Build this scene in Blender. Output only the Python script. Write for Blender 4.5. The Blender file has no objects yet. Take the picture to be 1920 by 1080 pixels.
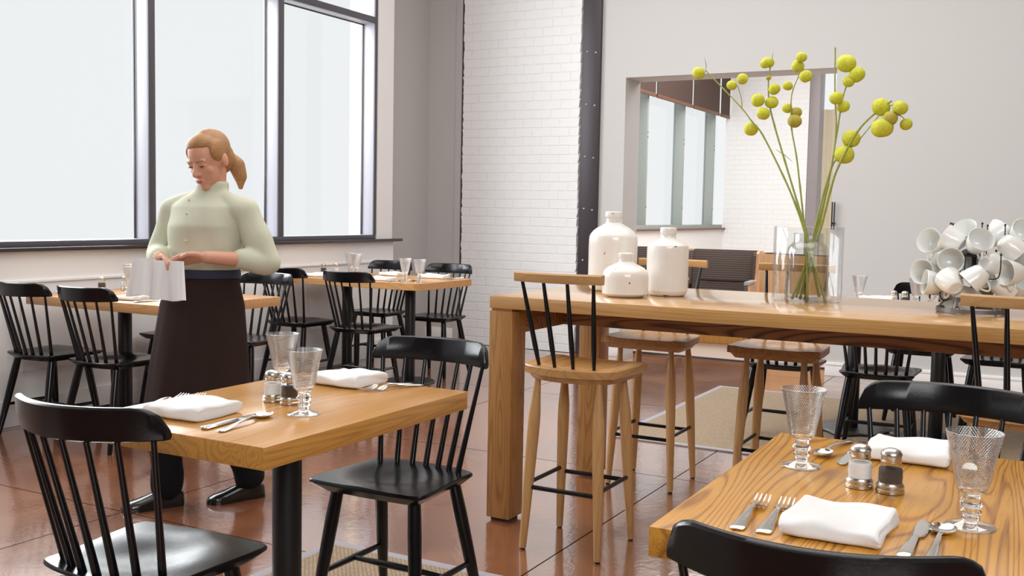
import bpy, bmesh, math, random
from mathutils import Vector, Matrix, Euler
import numpy as np
random.seed(7)
PI = math.pi
S = bpy.context.scene
COL = S.collection

# ------------------------------------------------------------------ camera
CAM_F, CAM_YAW, CAM_PITCH, CAM_ROLL, CAM_H = 1945.56, 0.4961, 0.0737, 0.0189, 1.2539
def cam_rows():
    cy, sy = math.cos(CAM_YAW), math.sin(CAM_YAW); cp, sp = math.cos(CAM_PITCH), math.sin(CAM_PITCH)
    fwd = Vector((-sy*cp, cy*cp, -sp)); right = Vector((cy, sy, 0)); up = right.cross(fwd)
    c, s = math.cos(CAM_ROLL), math.sin(CAM_ROLL)
    return c*right + s*up, -s*right + c*up, fwd
RIGHT, UP, FWD = cam_rows()
cam = bpy.data.cameras.new('camera'); cam.sensor_width = 36.0; cam.lens = 36.0*CAM_F/1920
cam.clip_start = 0.05; cam.clip_end = 200
co = bpy.data.objects.new('camera', cam); COL.objects.link(co)
co.matrix_world = Matrix(((RIGHT.x, UP.x, -FWD.x, 0), (RIGHT.y, UP.y, -FWD.y, 0), (RIGHT.z, UP.z, -FWD.z, CAM_H), (0, 0, 0, 1)))
S.camera = co
def at_y(px, py, y):          # the world point seen at a photo position, on the plane of that depth
    d = RIGHT*((px-960)/CAM_F) - UP*((py-540)/CAM_F) + FWD
    return Vector((0, 0, CAM_H)) + d*(y/d.y)

# ------------------------------------------------------------------ world, light, exposure
w = bpy.data.worlds.new('overcast_sky'); S.world = w; w.use_nodes = True
bg = w.node_tree.nodes['Background']; bg.inputs[0].default_value = (0.965, 0.985, 1.0, 1); bg.inputs[1].default_value = 0.85
def area(name, loc, target, sx, sy, power, color=(1, 1, 1)):
    l = bpy.data.lights.new(name, 'AREA'); l.shape = 'RECTANGLE'; l.size = sx; l.size_y = sy; l.energy = power; l.color = color
    o = bpy.data.objects.new(name, l); COL.objects.link(o); o.location = loc
    o.rotation_euler = (Vector(target)-Vector(loc)).to_track_quat('-Z', 'Y').to_euler()
    return o
area("fill_behind", (2.2, -2.0, 3.2), (-1.8, 6.0, 1.4), 4.0, 2.0, 165, (0.965, 0.985, 1.0))  # added fill from behind the camera, not a window
area('overhead_fill', (-1.8, 4.6, 4.1), (-1.8, 4.7, 0), 5.0, 4.5, 150, (1.0, 0.98, 0.95))  # unseen overhead fill, added to lift the dining room
area('rear_room_fill', (-2.4, 12.5, 4.1), (-2.6, 12.6, 0), 4.0, 6.0, 340, (1.0, 0.985, 0.96))  # unseen fill, added to brighten the rear room
area('window_daylight', (-6.6, 4.2, 2.6), (-2.5, 4.0, 0.6), 5.5, 2.6, 330, (0.95, 0.98, 1.0))
S.view_settings.view_transform = 'Standard'; S.view_settings.look = 'None'
S.view_settings.exposure = 0.12; S.view_settings.gamma = 1.0; S.view_settings.use_curve_mapping = False

# ------------------------------------------------------------------ mesh helpers
def finish(me, angle=35):
    for p in me.polygons: p.use_smooth = True
    try: me.set_sharp_from_angle(angle=math.radians(angle))
    except Exception: pass
class MB:
    def __init__(s): s.bm = bmesh.new()
    def box(s, x0, y0, z0, x1, y1, z1, bev=0.0, seg=2, M=None):
        r = bmesh.ops.create_cube(s.bm, size=1.0)
        vs = r['verts']
        for v in vs:
            v.co = Vector(((x0+x1)/2+v.co.x*(x1-x0), (y0+y1)/2+v.co.y*(y1-y0), (z0+z1)/2+v.co.z*(z1-z0)))
        if bev > 0:
            es = list({e for v in vs for e in v.link_edges})
            g = bmesh.ops.bevel(s.bm, geom=es, offset=bev, segments=seg, affect='EDGES', profile=0.5)
            vs = list({v for f in g['faces'] for v in f.verts} | {v for v in vs if v.is_valid})
        if M is not None:
            for v in vs: v.co = M @ v.co
        return s
    def rings(s, rings, closed=True, cap=True, loop=False):
        n = len(rings[0]); R = [[s.bm.verts.new(p) for p in r] for r in rings]
        m = len(R)
        for i in range(m if loop else m-1):
            a, b = R[i], R[(i+1) % m]
            for j in range(n if closed else n-1):
                k = (j+1) % n
                try: s.bm.faces.new((a[j], a[k], b[k], b[j]))
                except ValueError: pass
        if cap and closed and not loop:
            s.bm.faces.new(list(reversed(R[0]))); s.bm.faces.new(R[-1])
        return s
    def tube(s, pts, rad, n=10, cap=True, flat=1.0):
        pts = [Vector(p) for p in pts]
        if not hasattr(rad, '__len__'): rad = [rad]*len(pts)
        T = []
        for i in range(len(pts)):
            a = pts[max(0, i-1)]; b = pts[min(len(pts)-1, i+1)]; T.append((b-a).normalized())
        ref = Vector((0, 0, 1)) if abs(T[0].z) < 0.9 else Vector((1, 0, 0))
        u = T[0].cross(ref).normalized(); rings = []
        for i, p in enumerate(pts):
            u = (u - T[i]*u.dot(T[i])).normalized(); v = T[i].cross(u)
            rings.append([p + (u*math.cos(2*PI*k/n) + v*math.sin(2*PI*k/n)*flat)*rad[i] for k in range(n)])
        return s.rings(rings, cap=cap)
    def lathe(s, prof, c=(0, 0, 0), n=32, cap=True, M=None):
        rings = []
        for r, z in prof:
            ring = [Vector((c[0]+max(r, 1e-5)*math.cos(2*PI*k/n), c[1]+max(r, 1e-5)*math.sin(2*PI*k/n), c[2]+z)) for k in range(n)]
            if M is not None: ring = [M @ p for p in ring]
            rings.append(ring)
        return s.rings(rings, cap=cap)
    def ball(s, c, r, u=16, v=10, M=None):
        if not hasattr(r, '__len__'): r = (r, r, r)
        rings = []
        for i in range(v+1):
            t = PI*i/v
            ring = [Vector((r[0]*max(math.sin(t), 1e-4)*math.cos(2*PI*k/u), r[1]*max(math.sin(t), 1e-4)*math.sin(2*PI*k/u), -r[2]*math.cos(t))) for k in range(u)]
            if M is not None: ring = [M @ p for p in ring]
            rings.append([Vector(c)+p for p in ring])
        return s.rings(rings)
    def build(s, name, mat, parent=None, angle=35, weld=False):
        if weld: bmesh.ops.remove_doubles(s.bm, verts=s.bm.verts, dist=1e-5)
        bmesh.ops.recalc_face_normals(s.bm, faces=s.bm.faces)
        me = bpy.data.meshes.new(name); s.bm.to_mesh(me); s.bm.free()
        me.materials.append(mat); finish(me, angle)
        o = bpy.data.objects.new(name, me); COL.objects.link(o)
        if parent is not None: o.parent = parent
        return o
def tag(o, label=None, cat=None, group=None, kind=None):
    if label: o['label'] = label
    if cat: o['category'] = cat
    if group: o['group'] = group
    if kind: o['kind'] = kind
    return o
def thing(name, label, cat, loc=(0, 0, 0), rz=0.0, group=None):
    o = bpy.data.objects.new(name, None); COL.objects.link(o); o.empty_display_size = 0.1
    o.location = loc; o.rotation_euler = (0, 0, rz)
    return tag(o, label, cat, group)
def dup(root, loc, rz=0.0, label=None, group=None, rot=None):
    kids = {}
    for o in list(COL.objects):
        if o.parent: kids.setdefault(o.parent.name, []).append(o)
    def cp(o, par):
        c = o.copy(); COL.objects.link(c); c.parent = par
        for ch in kids.get(o.name, []): cp(ch, c)
        return c
    r = cp(root, None); r.location = loc; r.rotation_euler = rot if rot is not None else (0, 0, rz)
    if label: r['label'] = label
    if group: r['group'] = group
    return r
def smooth_path(pts, n=4):
    out = []; P = [Vector(p) for p in pts]
    for i in range(len(P)-1):
        p0 = P[max(i-1, 0)]; p1 = P[i]; p2 = P[i+1]; p3 = P[min(i+2, len(P)-1)]
        for k in range(n):
            t = k/n
            out.append(0.5*((2*p1)+(p2-p0)*t+(2*p0-5*p1+4*p2-p3)*t*t+(3*p1-p0-3*p2+p3)*t**3))
    out.append(P[-1]); return out

# ------------------------------------------------------------------ materials
def nmat(name):
    m = bpy.data.materials.new(name); m.use_nodes = True
    nt = m.node_tree; return m, nt, nt.nodes['Principled BSDF']
def simple(name, col, rough=0.5, metal=0.0, bump=0.0, bscale=60.0, spec=0.5, var=0.0, coat=0.0, transl=0.0):
    m, nt, b = nmat(name); N, L = nt.nodes, nt.links
    b.inputs['Base Color'].default_value = (*col, 1); b.inputs['Roughness'].default_value = rough
    b.inputs['Metallic'].default_value = metal; b.inputs['Specular IOR Level'].default_value = spec
    b.inputs['Coat Weight'].default_value = coat; b.inputs['Coat Roughness'].default_value = 0.15
    tc = N.new('ShaderNodeTexCoord')
    nz = N.new('ShaderNodeTexNoise'); nz.inputs['Scale'].default_value = bscale; nz.inputs['Detail'].default_value = 4
    L.new(tc.outputs['Object'], nz.inputs['Vector'])
    if bump:
        bp = N.new('ShaderNodeBump'); bp.inputs['Strength'].default_value = bump; bp.inputs['Distance'].default_value = 0.004
        L.new(nz.outputs['Fac'], bp.inputs['Height']); L.new(bp.outputs['Normal'], b.inputs['Normal'])
    if var:
        mx = N.new('ShaderNodeMix'); mx.data_type = 'RGBA'
        mx.inputs[6].default_value = (*[c*(1-var) for c in col], 1); mx.inputs[7].default_value = (*[min(1, c*(1+var)) for c in col], 1)
        L.new(nz.outputs['Fac'], mx.inputs[0]); L.new(mx.outputs[2], b.inputs['Base Color'])
    return m
def wood(name, light, dark, axis='X', rough=0.35, scale=1.0, coat=0.0, cath=0.5, bump=0.06, freq=95.0, pw_=2.6, dist=0.4):
    """grain running along the given local axis: broad cathedral figure plus fine pores"""
    m, nt, b = nmat(name); N, L = nt.nodes, nt.links
    tc = N.new('ShaderNodeTexCoord')
    st = {'X': (0.10, 1, 1), 'Y': (1, 0.10, 1), 'Z': (1, 1, 0.10)}[axis]
    mp = N.new('ShaderNodeMapping'); mp.inputs['Scale'].default_value = tuple(v*scale for v in st)
    L.new(tc.outputs['Object'], mp.inputs['Vector'])
    n1 = N.new('ShaderNodeTexNoise'); n1.inputs['Scale'].default_value = 5.0; n1.inputs['Detail'].default_value = 1.5; n1.inputs['Distortion'].default_value = dist
    L.new(mp.outputs['Vector'], n1.inputs['Vector'])
    mul = N.new('ShaderNodeMath'); mul.operation = 'MULTIPLY'; mul.inputs[1].default_value = freq; L.new(n1.outputs['Fac'], mul.inputs[0])
    sn = N.new('ShaderNodeMath'); sn.operation = 'SINE'; L.new(mul.outputs[0], sn.inputs[0])
    ma = N.new('ShaderNodeMapRange'); ma.inputs['From Min'].default_value = -1; ma.inputs['From Max'].default_value = 1; L.new(sn.outputs[0], ma.inputs['Value'])
    pw = N.new('ShaderNodeMath'); pw.operation = 'POWER'; pw.inputs[1].default_value = pw_; L.new(ma.outputs['Result'], pw.inputs[0])
    mp2 = N.new('ShaderNodeMapping'); mp2.inputs['Scale'].default_value = tuple((v if v == 1 else 0.25)*scale for v in st)
    mp2.inputs['Scale'].default_value = {'X': (6, 260, 260), 'Y': (260, 6, 260), 'Z': (260, 260, 6)}[axis]
    L.new(tc.outputs['Object'], mp2.inputs['Vector'])
    n2 = N.new('ShaderNodeTexNoise'); n2.inputs['Scale'].default_value = 1.0; n2.inputs['Detail'].default_value = 3; L.new(mp2.outputs['Vector'], n2.inputs['Vector'])
    r2 = N.new('ShaderNodeMapRange'); r2.inputs['From Min'].default_value = 0.52; r2.inputs['From Max'].default_value = 0.72; L.new(n2.outputs['Fac'], r2.inputs['Value'])
    c1 = N.new('ShaderNodeMath'); c1.operation = 'MULTIPLY'; c1.inputs[1].default_value = cath; L.new(pw.outputs[0], c1.inputs[0])
    c2 = N.new('ShaderNodeMath'); c2.operation = 'MULTIPLY_ADD'; c2.inputs[1].default_value = 0.45; L.new(r2.outputs['Result'], c2.inputs[0]); L.new(c1.outputs[0], c2.inputs[2]); c2.use_clamp = True
    mx = N.new('ShaderNodeMix'); mx.data_type = 'RGBA'; mx.inputs[6].default_value = (*light, 1); mx.inputs[7].default_value = (*dark, 1)
    L.new(c2.outputs[0], mx.inputs[0]); L.new(mx.outputs[2], b.inputs['Base Color'])
    b.inputs['Roughness'].default_value = rough; b.inputs['Coat Weight'].default_value = coat; b.inputs['Coat Roughness'].default_value = 0.12
    bp = N.new('ShaderNodeBump'); bp.inputs['Strength'].default_value = bump; bp.inputs['Distance'].default_value = 0.002; bp.invert = True
    L.new(c2.outputs[0], bp.inputs['Height']); L.new(bp.outputs['Normal'], b.inputs['Normal'])
    return m
def thin_glass(name, tint=(0.96, 0.98, 0.98), refl=0.06, edge=0.55, bump=None, rough=0.02):
    m, nt, b = nmat(name); N, L = nt.nodes, nt.links; N.remove(b)
    out = N['Material Output']; t = N.new('ShaderNodeBsdfTransparent'); t.inputs[0].default_value = (*tint, 1)
    g = N.new('ShaderNodeBsdfGlossy'); g.inputs['Roughness'].default_value = rough
    lw = N.new('ShaderNodeLayerWeight'); lw.inputs['Blend'].default_value = 0.35
    mr = N.new('ShaderNodeMapRange'); mr.inputs['To Min'].default_value = refl; mr.inputs['To Max'].default_value = edge
    L.new(lw.outputs['Facing'], mr.inputs['Value'])
    mx = N.new('ShaderNodeMixShader'); L.new(mr.outputs['Result'], mx.inputs[0]); L.new(t.outputs[0], mx.inputs[1]); L.new(g.outputs[0], mx.inputs[2])
    if bump:
        tc = N.new('ShaderNodeTexCoord'); sx = N.new('ShaderNodeSeparateXYZ'); L.new(tc.outputs['Object'], sx.inputs[0])
        at = N.new('ShaderNodeMath'); at.operation = 'ARCTAN2'; L.new(sx.outputs['Y'], at.inputs[0]); L.new(sx.outputs['X'], at.inputs[1])
        hs = []
        for sg in (1, -1):
            ma = N.new('ShaderNodeMath'); ma.operation = 'MULTIPLY'; ma.inputs[1].default_value = bump*sg; L.new(at.outputs[0], ma.inputs[0])
            mz = N.new('ShaderNodeMath'); mz.operation = 'MULTIPLY_ADD'; mz.inputs[1].default_value = 1000.0; L.new(sx.outputs['Z'], mz.inputs[0]); L.new(ma.outputs[0], mz.inputs[2])
            s1 = N.new('ShaderNodeMath'); s1.operation = 'SINE'; L.new(mz.outputs[0], s1.inputs[0]); hs.append(s1)
        ad = N.new('ShaderNodeMath'); ad.operation = 'MAXIMUM'; L.new(hs[0].outputs[0], ad.inputs[0]); L.new(hs[1].outputs[0], ad.inputs[1])
        bp = N.new('ShaderNodeBump'); bp.inputs['Strength'].default_value = 0.7; bp.inputs['Distance'].default_value = 0.0007
        L.new(ad.outputs[0], bp.inputs['Height']); L.new(bp.outputs['Normal'], g.inputs['Normal']); L.new(bp.outputs['Normal'], lw.inputs['Normal'])
    if bump:
        rb_ = N.new('ShaderNodeMapRange'); rb_.inputs['From Min'].default_value = 0.55; rb_.inputs['From Max'].default_value = 1.0; rb_.inputs['To Max'].default_value = 0.16; L.new(ad.outputs[0], rb_.inputs['Value'])
        sm = N.new('ShaderNodeMath'); sm.operation = 'ADD'; sm.use_clamp = True; L.new(mr.outputs['Result'], sm.inputs[0]); L.new(rb_.outputs['Result'], sm.inputs[1]); L.new(sm.outputs[0], mx.inputs[0])
    L.new(mx.outputs[0], out.inputs['Surface'])
    return m

M = {}
M['black'] = simple('black_paint', (0.0035, 0.0035, 0.005), 0.22, spec=0.4, bump=0.05, bscale=180)
M['black_metal'] = simple('black_metal', (0.008, 0.008, 0.009), 0.42, bump=0.03, bscale=200)
M['oak_y'] = wood('oak_table_long', (0.59, 0.29, 0.068), (0.34, 0.14, 0.028), 'Y', 0.24, 1.0, cath=0.38, freq=230, pw_=2.0)
M['oak_wavy'] = wood('oak_wavy_grain', (0.63, 0.30, 0.045), (0.30, 0.11, 0.013), 'Y', 0.26, 1.0, cath=0.75, freq=200, pw_=4.0, dist=0.8)
M['oak_x'] = wood('oak_table_wide', (0.56, 0.30, 0.12), (0.36, 0.17, 0.06), 'X', 0.27, 1.0, cath=0.35, freq=140)
M['ash_x'] = wood('bar_oak_long', (0.58, 0.325, 0.115), (0.36, 0.17, 0.05), 'X', 0.17, 0.8, cath=0.3, freq=220, coat=0.5)
M['ash_z'] = wood('bar_oak_post', (0.46, 0.23, 0.07), (0.20, 0.085, 0.022), 'Z', 0.4, 1.5, cath=0.45, freq=190, pw_=2.5, dist=0.15)
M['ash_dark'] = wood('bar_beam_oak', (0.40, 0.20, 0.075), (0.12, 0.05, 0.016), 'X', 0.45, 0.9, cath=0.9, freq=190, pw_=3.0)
M['stool_y'] = wood('stool_seat_wood', (0.52, 0.28, 0.10), (0.33, 0.15, 0.05), 'Y', 0.33, 1.2, cath=0.45)
M['stool_x'] = wood('stool_rail_wood', (0.55, 0.32, 0.135), (0.38, 0.19, 0.07), 'X', 0.4, 1.2, cath=0.3)
M['stool_z'] = wood('stool_leg_wood', (0.54, 0.30, 0.115), (0.38, 0.18, 0.06), 'Z', 0.38, 1.2, cath=0.3)
M['wall'] = simple('painted_wall', (0.60, 0.592, 0.582), 0.75, bump=0.04, bscale=220)
M['wall_grey'] = simple('grey_painted_wall', (0.52, 0.50, 0.495), 0.75, bump=0.04, bscale=220)
M['dark_wall'] = simple('dark_unseen_wall', (0.16, 0.14, 0.13), 0.6)  # unseen walls, made dark so the black chairs reflect less
M['joint'] = simple('dark_joint', (0.012, 0.007, 0.006), 0.9, spec=0.1)
M['white'] = simple('white_paint', (0.88, 0.865, 0.855), 0.5)
M['ceiling'] = simple('ceiling_paint', (0.8, 0.79, 0.78), 0.8)
M['frame'] = simple('window_frame_paint', (0.42, 0.42, 0.47), 0.38, bump=0.02)
M['frame_dark'] = simple('window_frame_dark', (0.085, 0.08, 0.095), 0.4, bump=0.02)
M['sill'] = simple('dark_sill', (0.035, 0.026, 0.028), 0.25)
M['steel_glare'] = simple('glare_grey_steel', (0.30, 0.27, 0.28), 0.4, bump=0.05)  # rear column steel, glare painted in as a lighter grey
M['steel'] = simple('dark_steel', (0.055, 0.043, 0.050), 0.4, 0.2, bump=0.06, bscale=90, var=0.2)
M['bolt'] = simple('bolt_steel', (0.5, 0.48, 0.48), 0.35, 0.8)
M['linen'] = simple('white_linen', (0.86, 0.85, 0.84), 0.95, bump=0.25, bscale=800)
M['silver'] = simple('stainless_steel', (0.74, 0.72, 0.69), 0.14, 1.0, bump=0.02, bscale=90)
M['pewter'] = simple('pewter_metal', (0.62, 0.58, 0.52), 0.26, 1.0, bump=0.03, bscale=150)
M['salt'] = simple('salt_grains', (0.88, 0.87, 0.86), 0.9, bump=0.4, bscale=900)
M['pepper'] = simple('pepper_grains', (0.09, 0.065, 0.05), 0.8, bump=0.6, bscale=900, var=0.9)
M['ceramic'] = simple('cream_ceramic', (0.80, 0.765, 0.72), 0.16, bump=0.03, bscale=30, var=0.04, coat=0.3)
M['chip'] = simple('dark_glaze_chip', (0.03, 0.02, 0.016), 0.7)
M['cup'] = simple('white_porcelain', (0.82, 0.83, 0.80), 0.14, coat=0.3)
M['iron'] = simple('galvanised_iron', (0.22, 0.20, 0.20), 0.4, 0.7, bump=0.1, bscale=120)
M['iron_dark'] = simple('dark_iron', (0.025, 0.018, 0.018), 0.4, 0.4)
M['glass'] = thin_glass('clear_glass', (0.994, 0.998, 0.998), 0.014, 0.36)
M['foot_glass'] = thin_glass('goblet_foot_glass', (0.95, 0.95, 0.94), 0.10, 0.8)
M['goblet'] = thin_glass('ribbed_goblet_glass', (0.955, 0.96, 0.96), 0.06, 0.85, bump=56)
M['pane'] = thin_glass('window_glass', (0.99, 0.995, 0.995), 0.01, 0.08)
m, nt, b = nmat('solid_glass'); b.inputs['Base Color'].default_value = (0.97, 0.98, 0.98, 1); b.inputs['Transmission Weight'].default_value = 1.0; b.inputs['Roughness'].default_value = 0.02; b.inputs['IOR'].default_value = 1.45
M['solid_glass'] = m
M['stem'] = simple('green_stem', (0.30, 0.33, 0.06), 0.55, bump=0.2, bscale=150, var=0.35)
M['pod'] = simple('yellow_green_pod', (0.57, 0.57, 0.035), 0.65, bump=0.6, bscale=110, var=0.30)
M['pod_brown'] = simple('ripening_pod', (0.42, 0.35, 0.04), 0.6, bump=0.5, bscale=60, var=0.3)
M['leaf'] = simple('narrow_leaf', (0.16, 0.26, 0.03), 0.5)
M['skin'] = simple('skin', (0.66, 0.33, 0.22), 0.55, bump=0.02)
M['shirt'] = simple('pale_green_shirt', (0.60, 0.61, 0.47), 0.8, bump=0.2, bscale=300)
M['apron'] = simple('dark_brown_apron', (0.032, 0.019, 0.016), 1.0, bump=0.2, bscale=300, spec=0.15)
M['waist'] = simple('navy_waistband', (0.02, 0.02, 0.045), 0.8)
M['trouser'] = simple('black_trousers', (0.008, 0.008, 0.010), 0.9, bump=0.15, bscale=250, spec=0.2)
M['shoe'] = simple('black_leather', (0.007, 0.007, 0.007), 0.16, coat=0.4)
M['hair'] = simple('sandy_hair', (0.38, 0.19, 0.07), 0.5, bump=0.5, bscale=120, var=0.3)
M['lip'] = simple('lips', (0.50, 0.17, 0.14), 0.5)
M['eye'] = simple('dark_eye', (0.05, 0.03, 0.025), 0.3)
def tweed():
    m, nt, b = nmat('brown_tweed'); N, L = nt.nodes, nt.links
    tc = N.new('ShaderNodeTexCoord'); wv = N.new('ShaderNodeTexWave'); wv.bands_direction = 'Z'; wv.inputs['Scale'].default_value = 14; wv.inputs['Distortion'].default_value = 1.5; wv.inputs['Detail'].default_value = 3; wv.inputs['Detail Scale'].default_value = 12
    L.new(tc.outputs['Object'], wv.inputs['Vector'])
    mx = N.new('ShaderNodeMix'); mx.data_type = 'RGBA'; mx.inputs[6].default_value = (0.10, 0.072, 0.062, 1); mx.inputs[7].default_value = (0.19, 0.15, 0.135, 1)
    L.new(wv.outputs['Fac'], mx.inputs[0]); L.new(mx.outputs[2], b.inputs['Base Color']); b.inputs['Roughness'].default_value = 0.95
    return m
M['tweed'] = tweed()
M['shell'] = wood('pale_wood_shell', (0.72, 0.42, 0.20), (0.60, 0.31, 0.13), 'Z', 0.4, 1.0, cath=0.3)
M['honey'] = wood('honey_wood_base', (0.62, 0.30, 0.07), (0.48, 0.21, 0.04), 'Z', 0.4, 1.0, cath=0.3)
M['cushion'] = simple('grey_cushion', (0.42, 0.39, 0.38), 0.9, bump=0.3, bscale=300)
M['blind'] = simple('brown_woven_blind', (0.075, 0.042, 0.032), 0.8, bump=0.5, bscale=200, var=0.25)
M['blind_rail'] = simple('blind_rail', (0.16, 0.07, 0.035), 0.5)
M['sage'] = simple('sage_mullion_paint', (0.34, 0.38, 0.36), 0.5)
M['curtain'] = simple('cream_curtain', (0.82, 0.72, 0.55), 0.9)
M['rear_floor'] = simple('pale_timber_floor', (0.62, 0.52, 0.47), 0.25, var=0.06, bscale=4)
M['border'] = simple('grey_rug_border', (0.36, 0.34, 0.37), 0.9, bump=0.3, bscale=500)
M['limestone'] = simple('beige_stone', (0.60, 0.53, 0.43), 0.8, bump=0.3, bscale=30, var=0.1)

def sisal():
    m, nt, b = nmat('woven_sisal'); N, L = nt.nodes, nt.links
    tc = N.new('ShaderNodeTexCoord'); mp = N.new('ShaderNodeMapping'); mp.inputs['Scale'].default_value = (1, 1, 1); L.new(tc.outputs['Object'], mp.inputs['Vector'])
    br = N.new('ShaderNodeTexBrick'); br.inputs['Color1'].default_value = (0.50, 0.385, 0.265, 1); br.inputs['Color2'].default_value = (0.42, 0.315, 0.21, 1); br.inputs['Mortar'].default_value = (0.13, 0.08, 0.045, 1)
    br.inputs['Scale'].default_value = 1; br.inputs['Brick Width'].default_value = 0.018; br.inputs['Row Height'].default_value = 0.011; br.inputs['Mortar Size'].default_value = 0.0018; br.inputs['Mortar Smooth'].default_value = 0.6
    L.new(mp.outputs['Vector'], br.inputs['Vector']); L.new(br.outputs['Color'], b.inputs['Base Color']); b.inputs['Roughness'].default_value = 0.95
    bp = N.new('ShaderNodeBump'); bp.inputs['Distance'].default_value = 0.004; bp.inputs['Strength'].default_value = 0.8; bp.invert = True
    L.new(br.outputs['Fac'], bp.inputs['Height']); L.new(bp.outputs['Normal'], b.inputs['Normal'])
    return m
M['sisal'] = sisal()
def concrete():
    m, nt, b = nmat('stained_concrete'); N, L = nt.nodes, nt.links
    tc = N.new('ShaderNodeTexCoord'); sx = N.new('ShaderNodeSeparateXYZ'); L.new(tc.outputs['Object'], sx.inputs[0])
    def dist(sock, off, step):
        a = N.new('ShaderNodeMath'); a.operation = 'SUBTRACT'; a.inputs[1].default_value = off; L.new(sock, a.inputs[0])
        p = N.new('ShaderNodeMath'); p.operation = 'PINGPONG'; p.inputs[1].default_value = step/2; L.new(a.outputs[0], p.inputs[0]); return p.outputs[0]
    dx = dist(sx.outputs['X'], -1.62, 1.74); dy = dist(sx.outputs['Y'], 4.65, 1.74)
    mn = N.new('ShaderNodeMath'); mn.operation = 'MINIMUM'; L.new(dx, mn.inputs[0]); L.new(dy, mn.inputs[1])
    ln = N.new('ShaderNodeMapRange'); ln.inputs['From Min'].default_value = 0.0022; ln.inputs['From Max'].default_value = 0.0042; L.new(mn.outputs[0], ln.inputs['Value'])
    n1 = N.new('ShaderNodeTexNoise'); n1.inputs['Scale'].default_value = 1.6; n1.inputs['Detail'].default_value = 8; n1.inputs['Roughness'].default_value = 0.62; n1.inputs['Distortion'].default_value = 0.8; L.new(tc.outputs['Object'], n1.inputs['Vector'])
    cr = N.new('ShaderNodeValToRGB'); cr.color_ramp.elements[0].position = 0.3; cr.color_ramp.elements[0].color = (0.15, 0.046, 0.022, 1); cr.color_ramp.elements[1].position = 0.72; cr.color_ramp.elements[1].color = (0.38, 0.150, 0.066, 1); L.new(n1.outputs['Fac'], cr.inputs[0])
    n3 = N.new('ShaderNodeTexNoise'); n3.inputs['Scale'].default_value = 90; n3.inputs['Detail'].default_value = 3; L.new(tc.outputs['Object'], n3.inputs['Vector'])
    sp = N.new('ShaderNodeMapRange'); sp.inputs['From Min'].default_value = 0.66; sp.inputs['From Max'].default_value = 0.78; L.new(n3.outputs['Fac'], sp.inputs['Value'])
    mxs = N.new('ShaderNodeMix'); mxs.data_type = 'RGBA'; mxs.inputs[7].default_value = (0.42, 0.26, 0.18, 1); L.new(sp.outputs['Result'], mxs.inputs[0]); L.new(cr.outputs[0], mxs.inputs[6])
    mx = N.new('ShaderNodeMix'); mx.data_type = 'RGBA'; mx.inputs[6].default_value = (0.018, 0.009, 0.007, 1); L.new(ln.outputs['Result'], mx.inputs[0]); L.new(mxs.outputs[2], mx.inputs[7])
    L.new(mx.outputs[2], b.inputs['Base Color'])
    rr = N.new('ShaderNodeMapRange'); rr.inputs['To Min'].default_value = 0.14; rr.inputs['To Max'].default_value = 0.34; L.new(n1.outputs['Fac'], rr.inputs['Value']); L.new(rr.outputs['Result'], b.inputs['Roughness'])
    b.inputs['Specular IOR Level'].default_value = 0.7; b.inputs['Coat Weight'].default_value = 1.0; b.inputs['Coat IOR'].default_value = 2.0; b.inputs['Coat Roughness'].default_value = 0.085
    n2 = N.new('ShaderNodeTexNoise'); n2.inputs['Scale'].default_value = 22; n2.inputs['Detail'].default_value = 5; n2.inputs['Distortion'].default_value = 1.2; L.new(tc.outputs['Object'], n2.inputs['Vector'])
    bp = N.new('ShaderNodeBump'); bp.inputs['Strength'].default_value = 0.055; bp.inputs['Distance'].default_value = 0.01; L.new(n2.outputs['Fac'], bp.inputs['Height'])
    L.new(bp.outputs['Normal'], b.inputs['Normal']); L.new(bp.outputs['Normal'], b.inputs['Coat Normal'])
    return m
M['floor'] = concrete()
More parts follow.
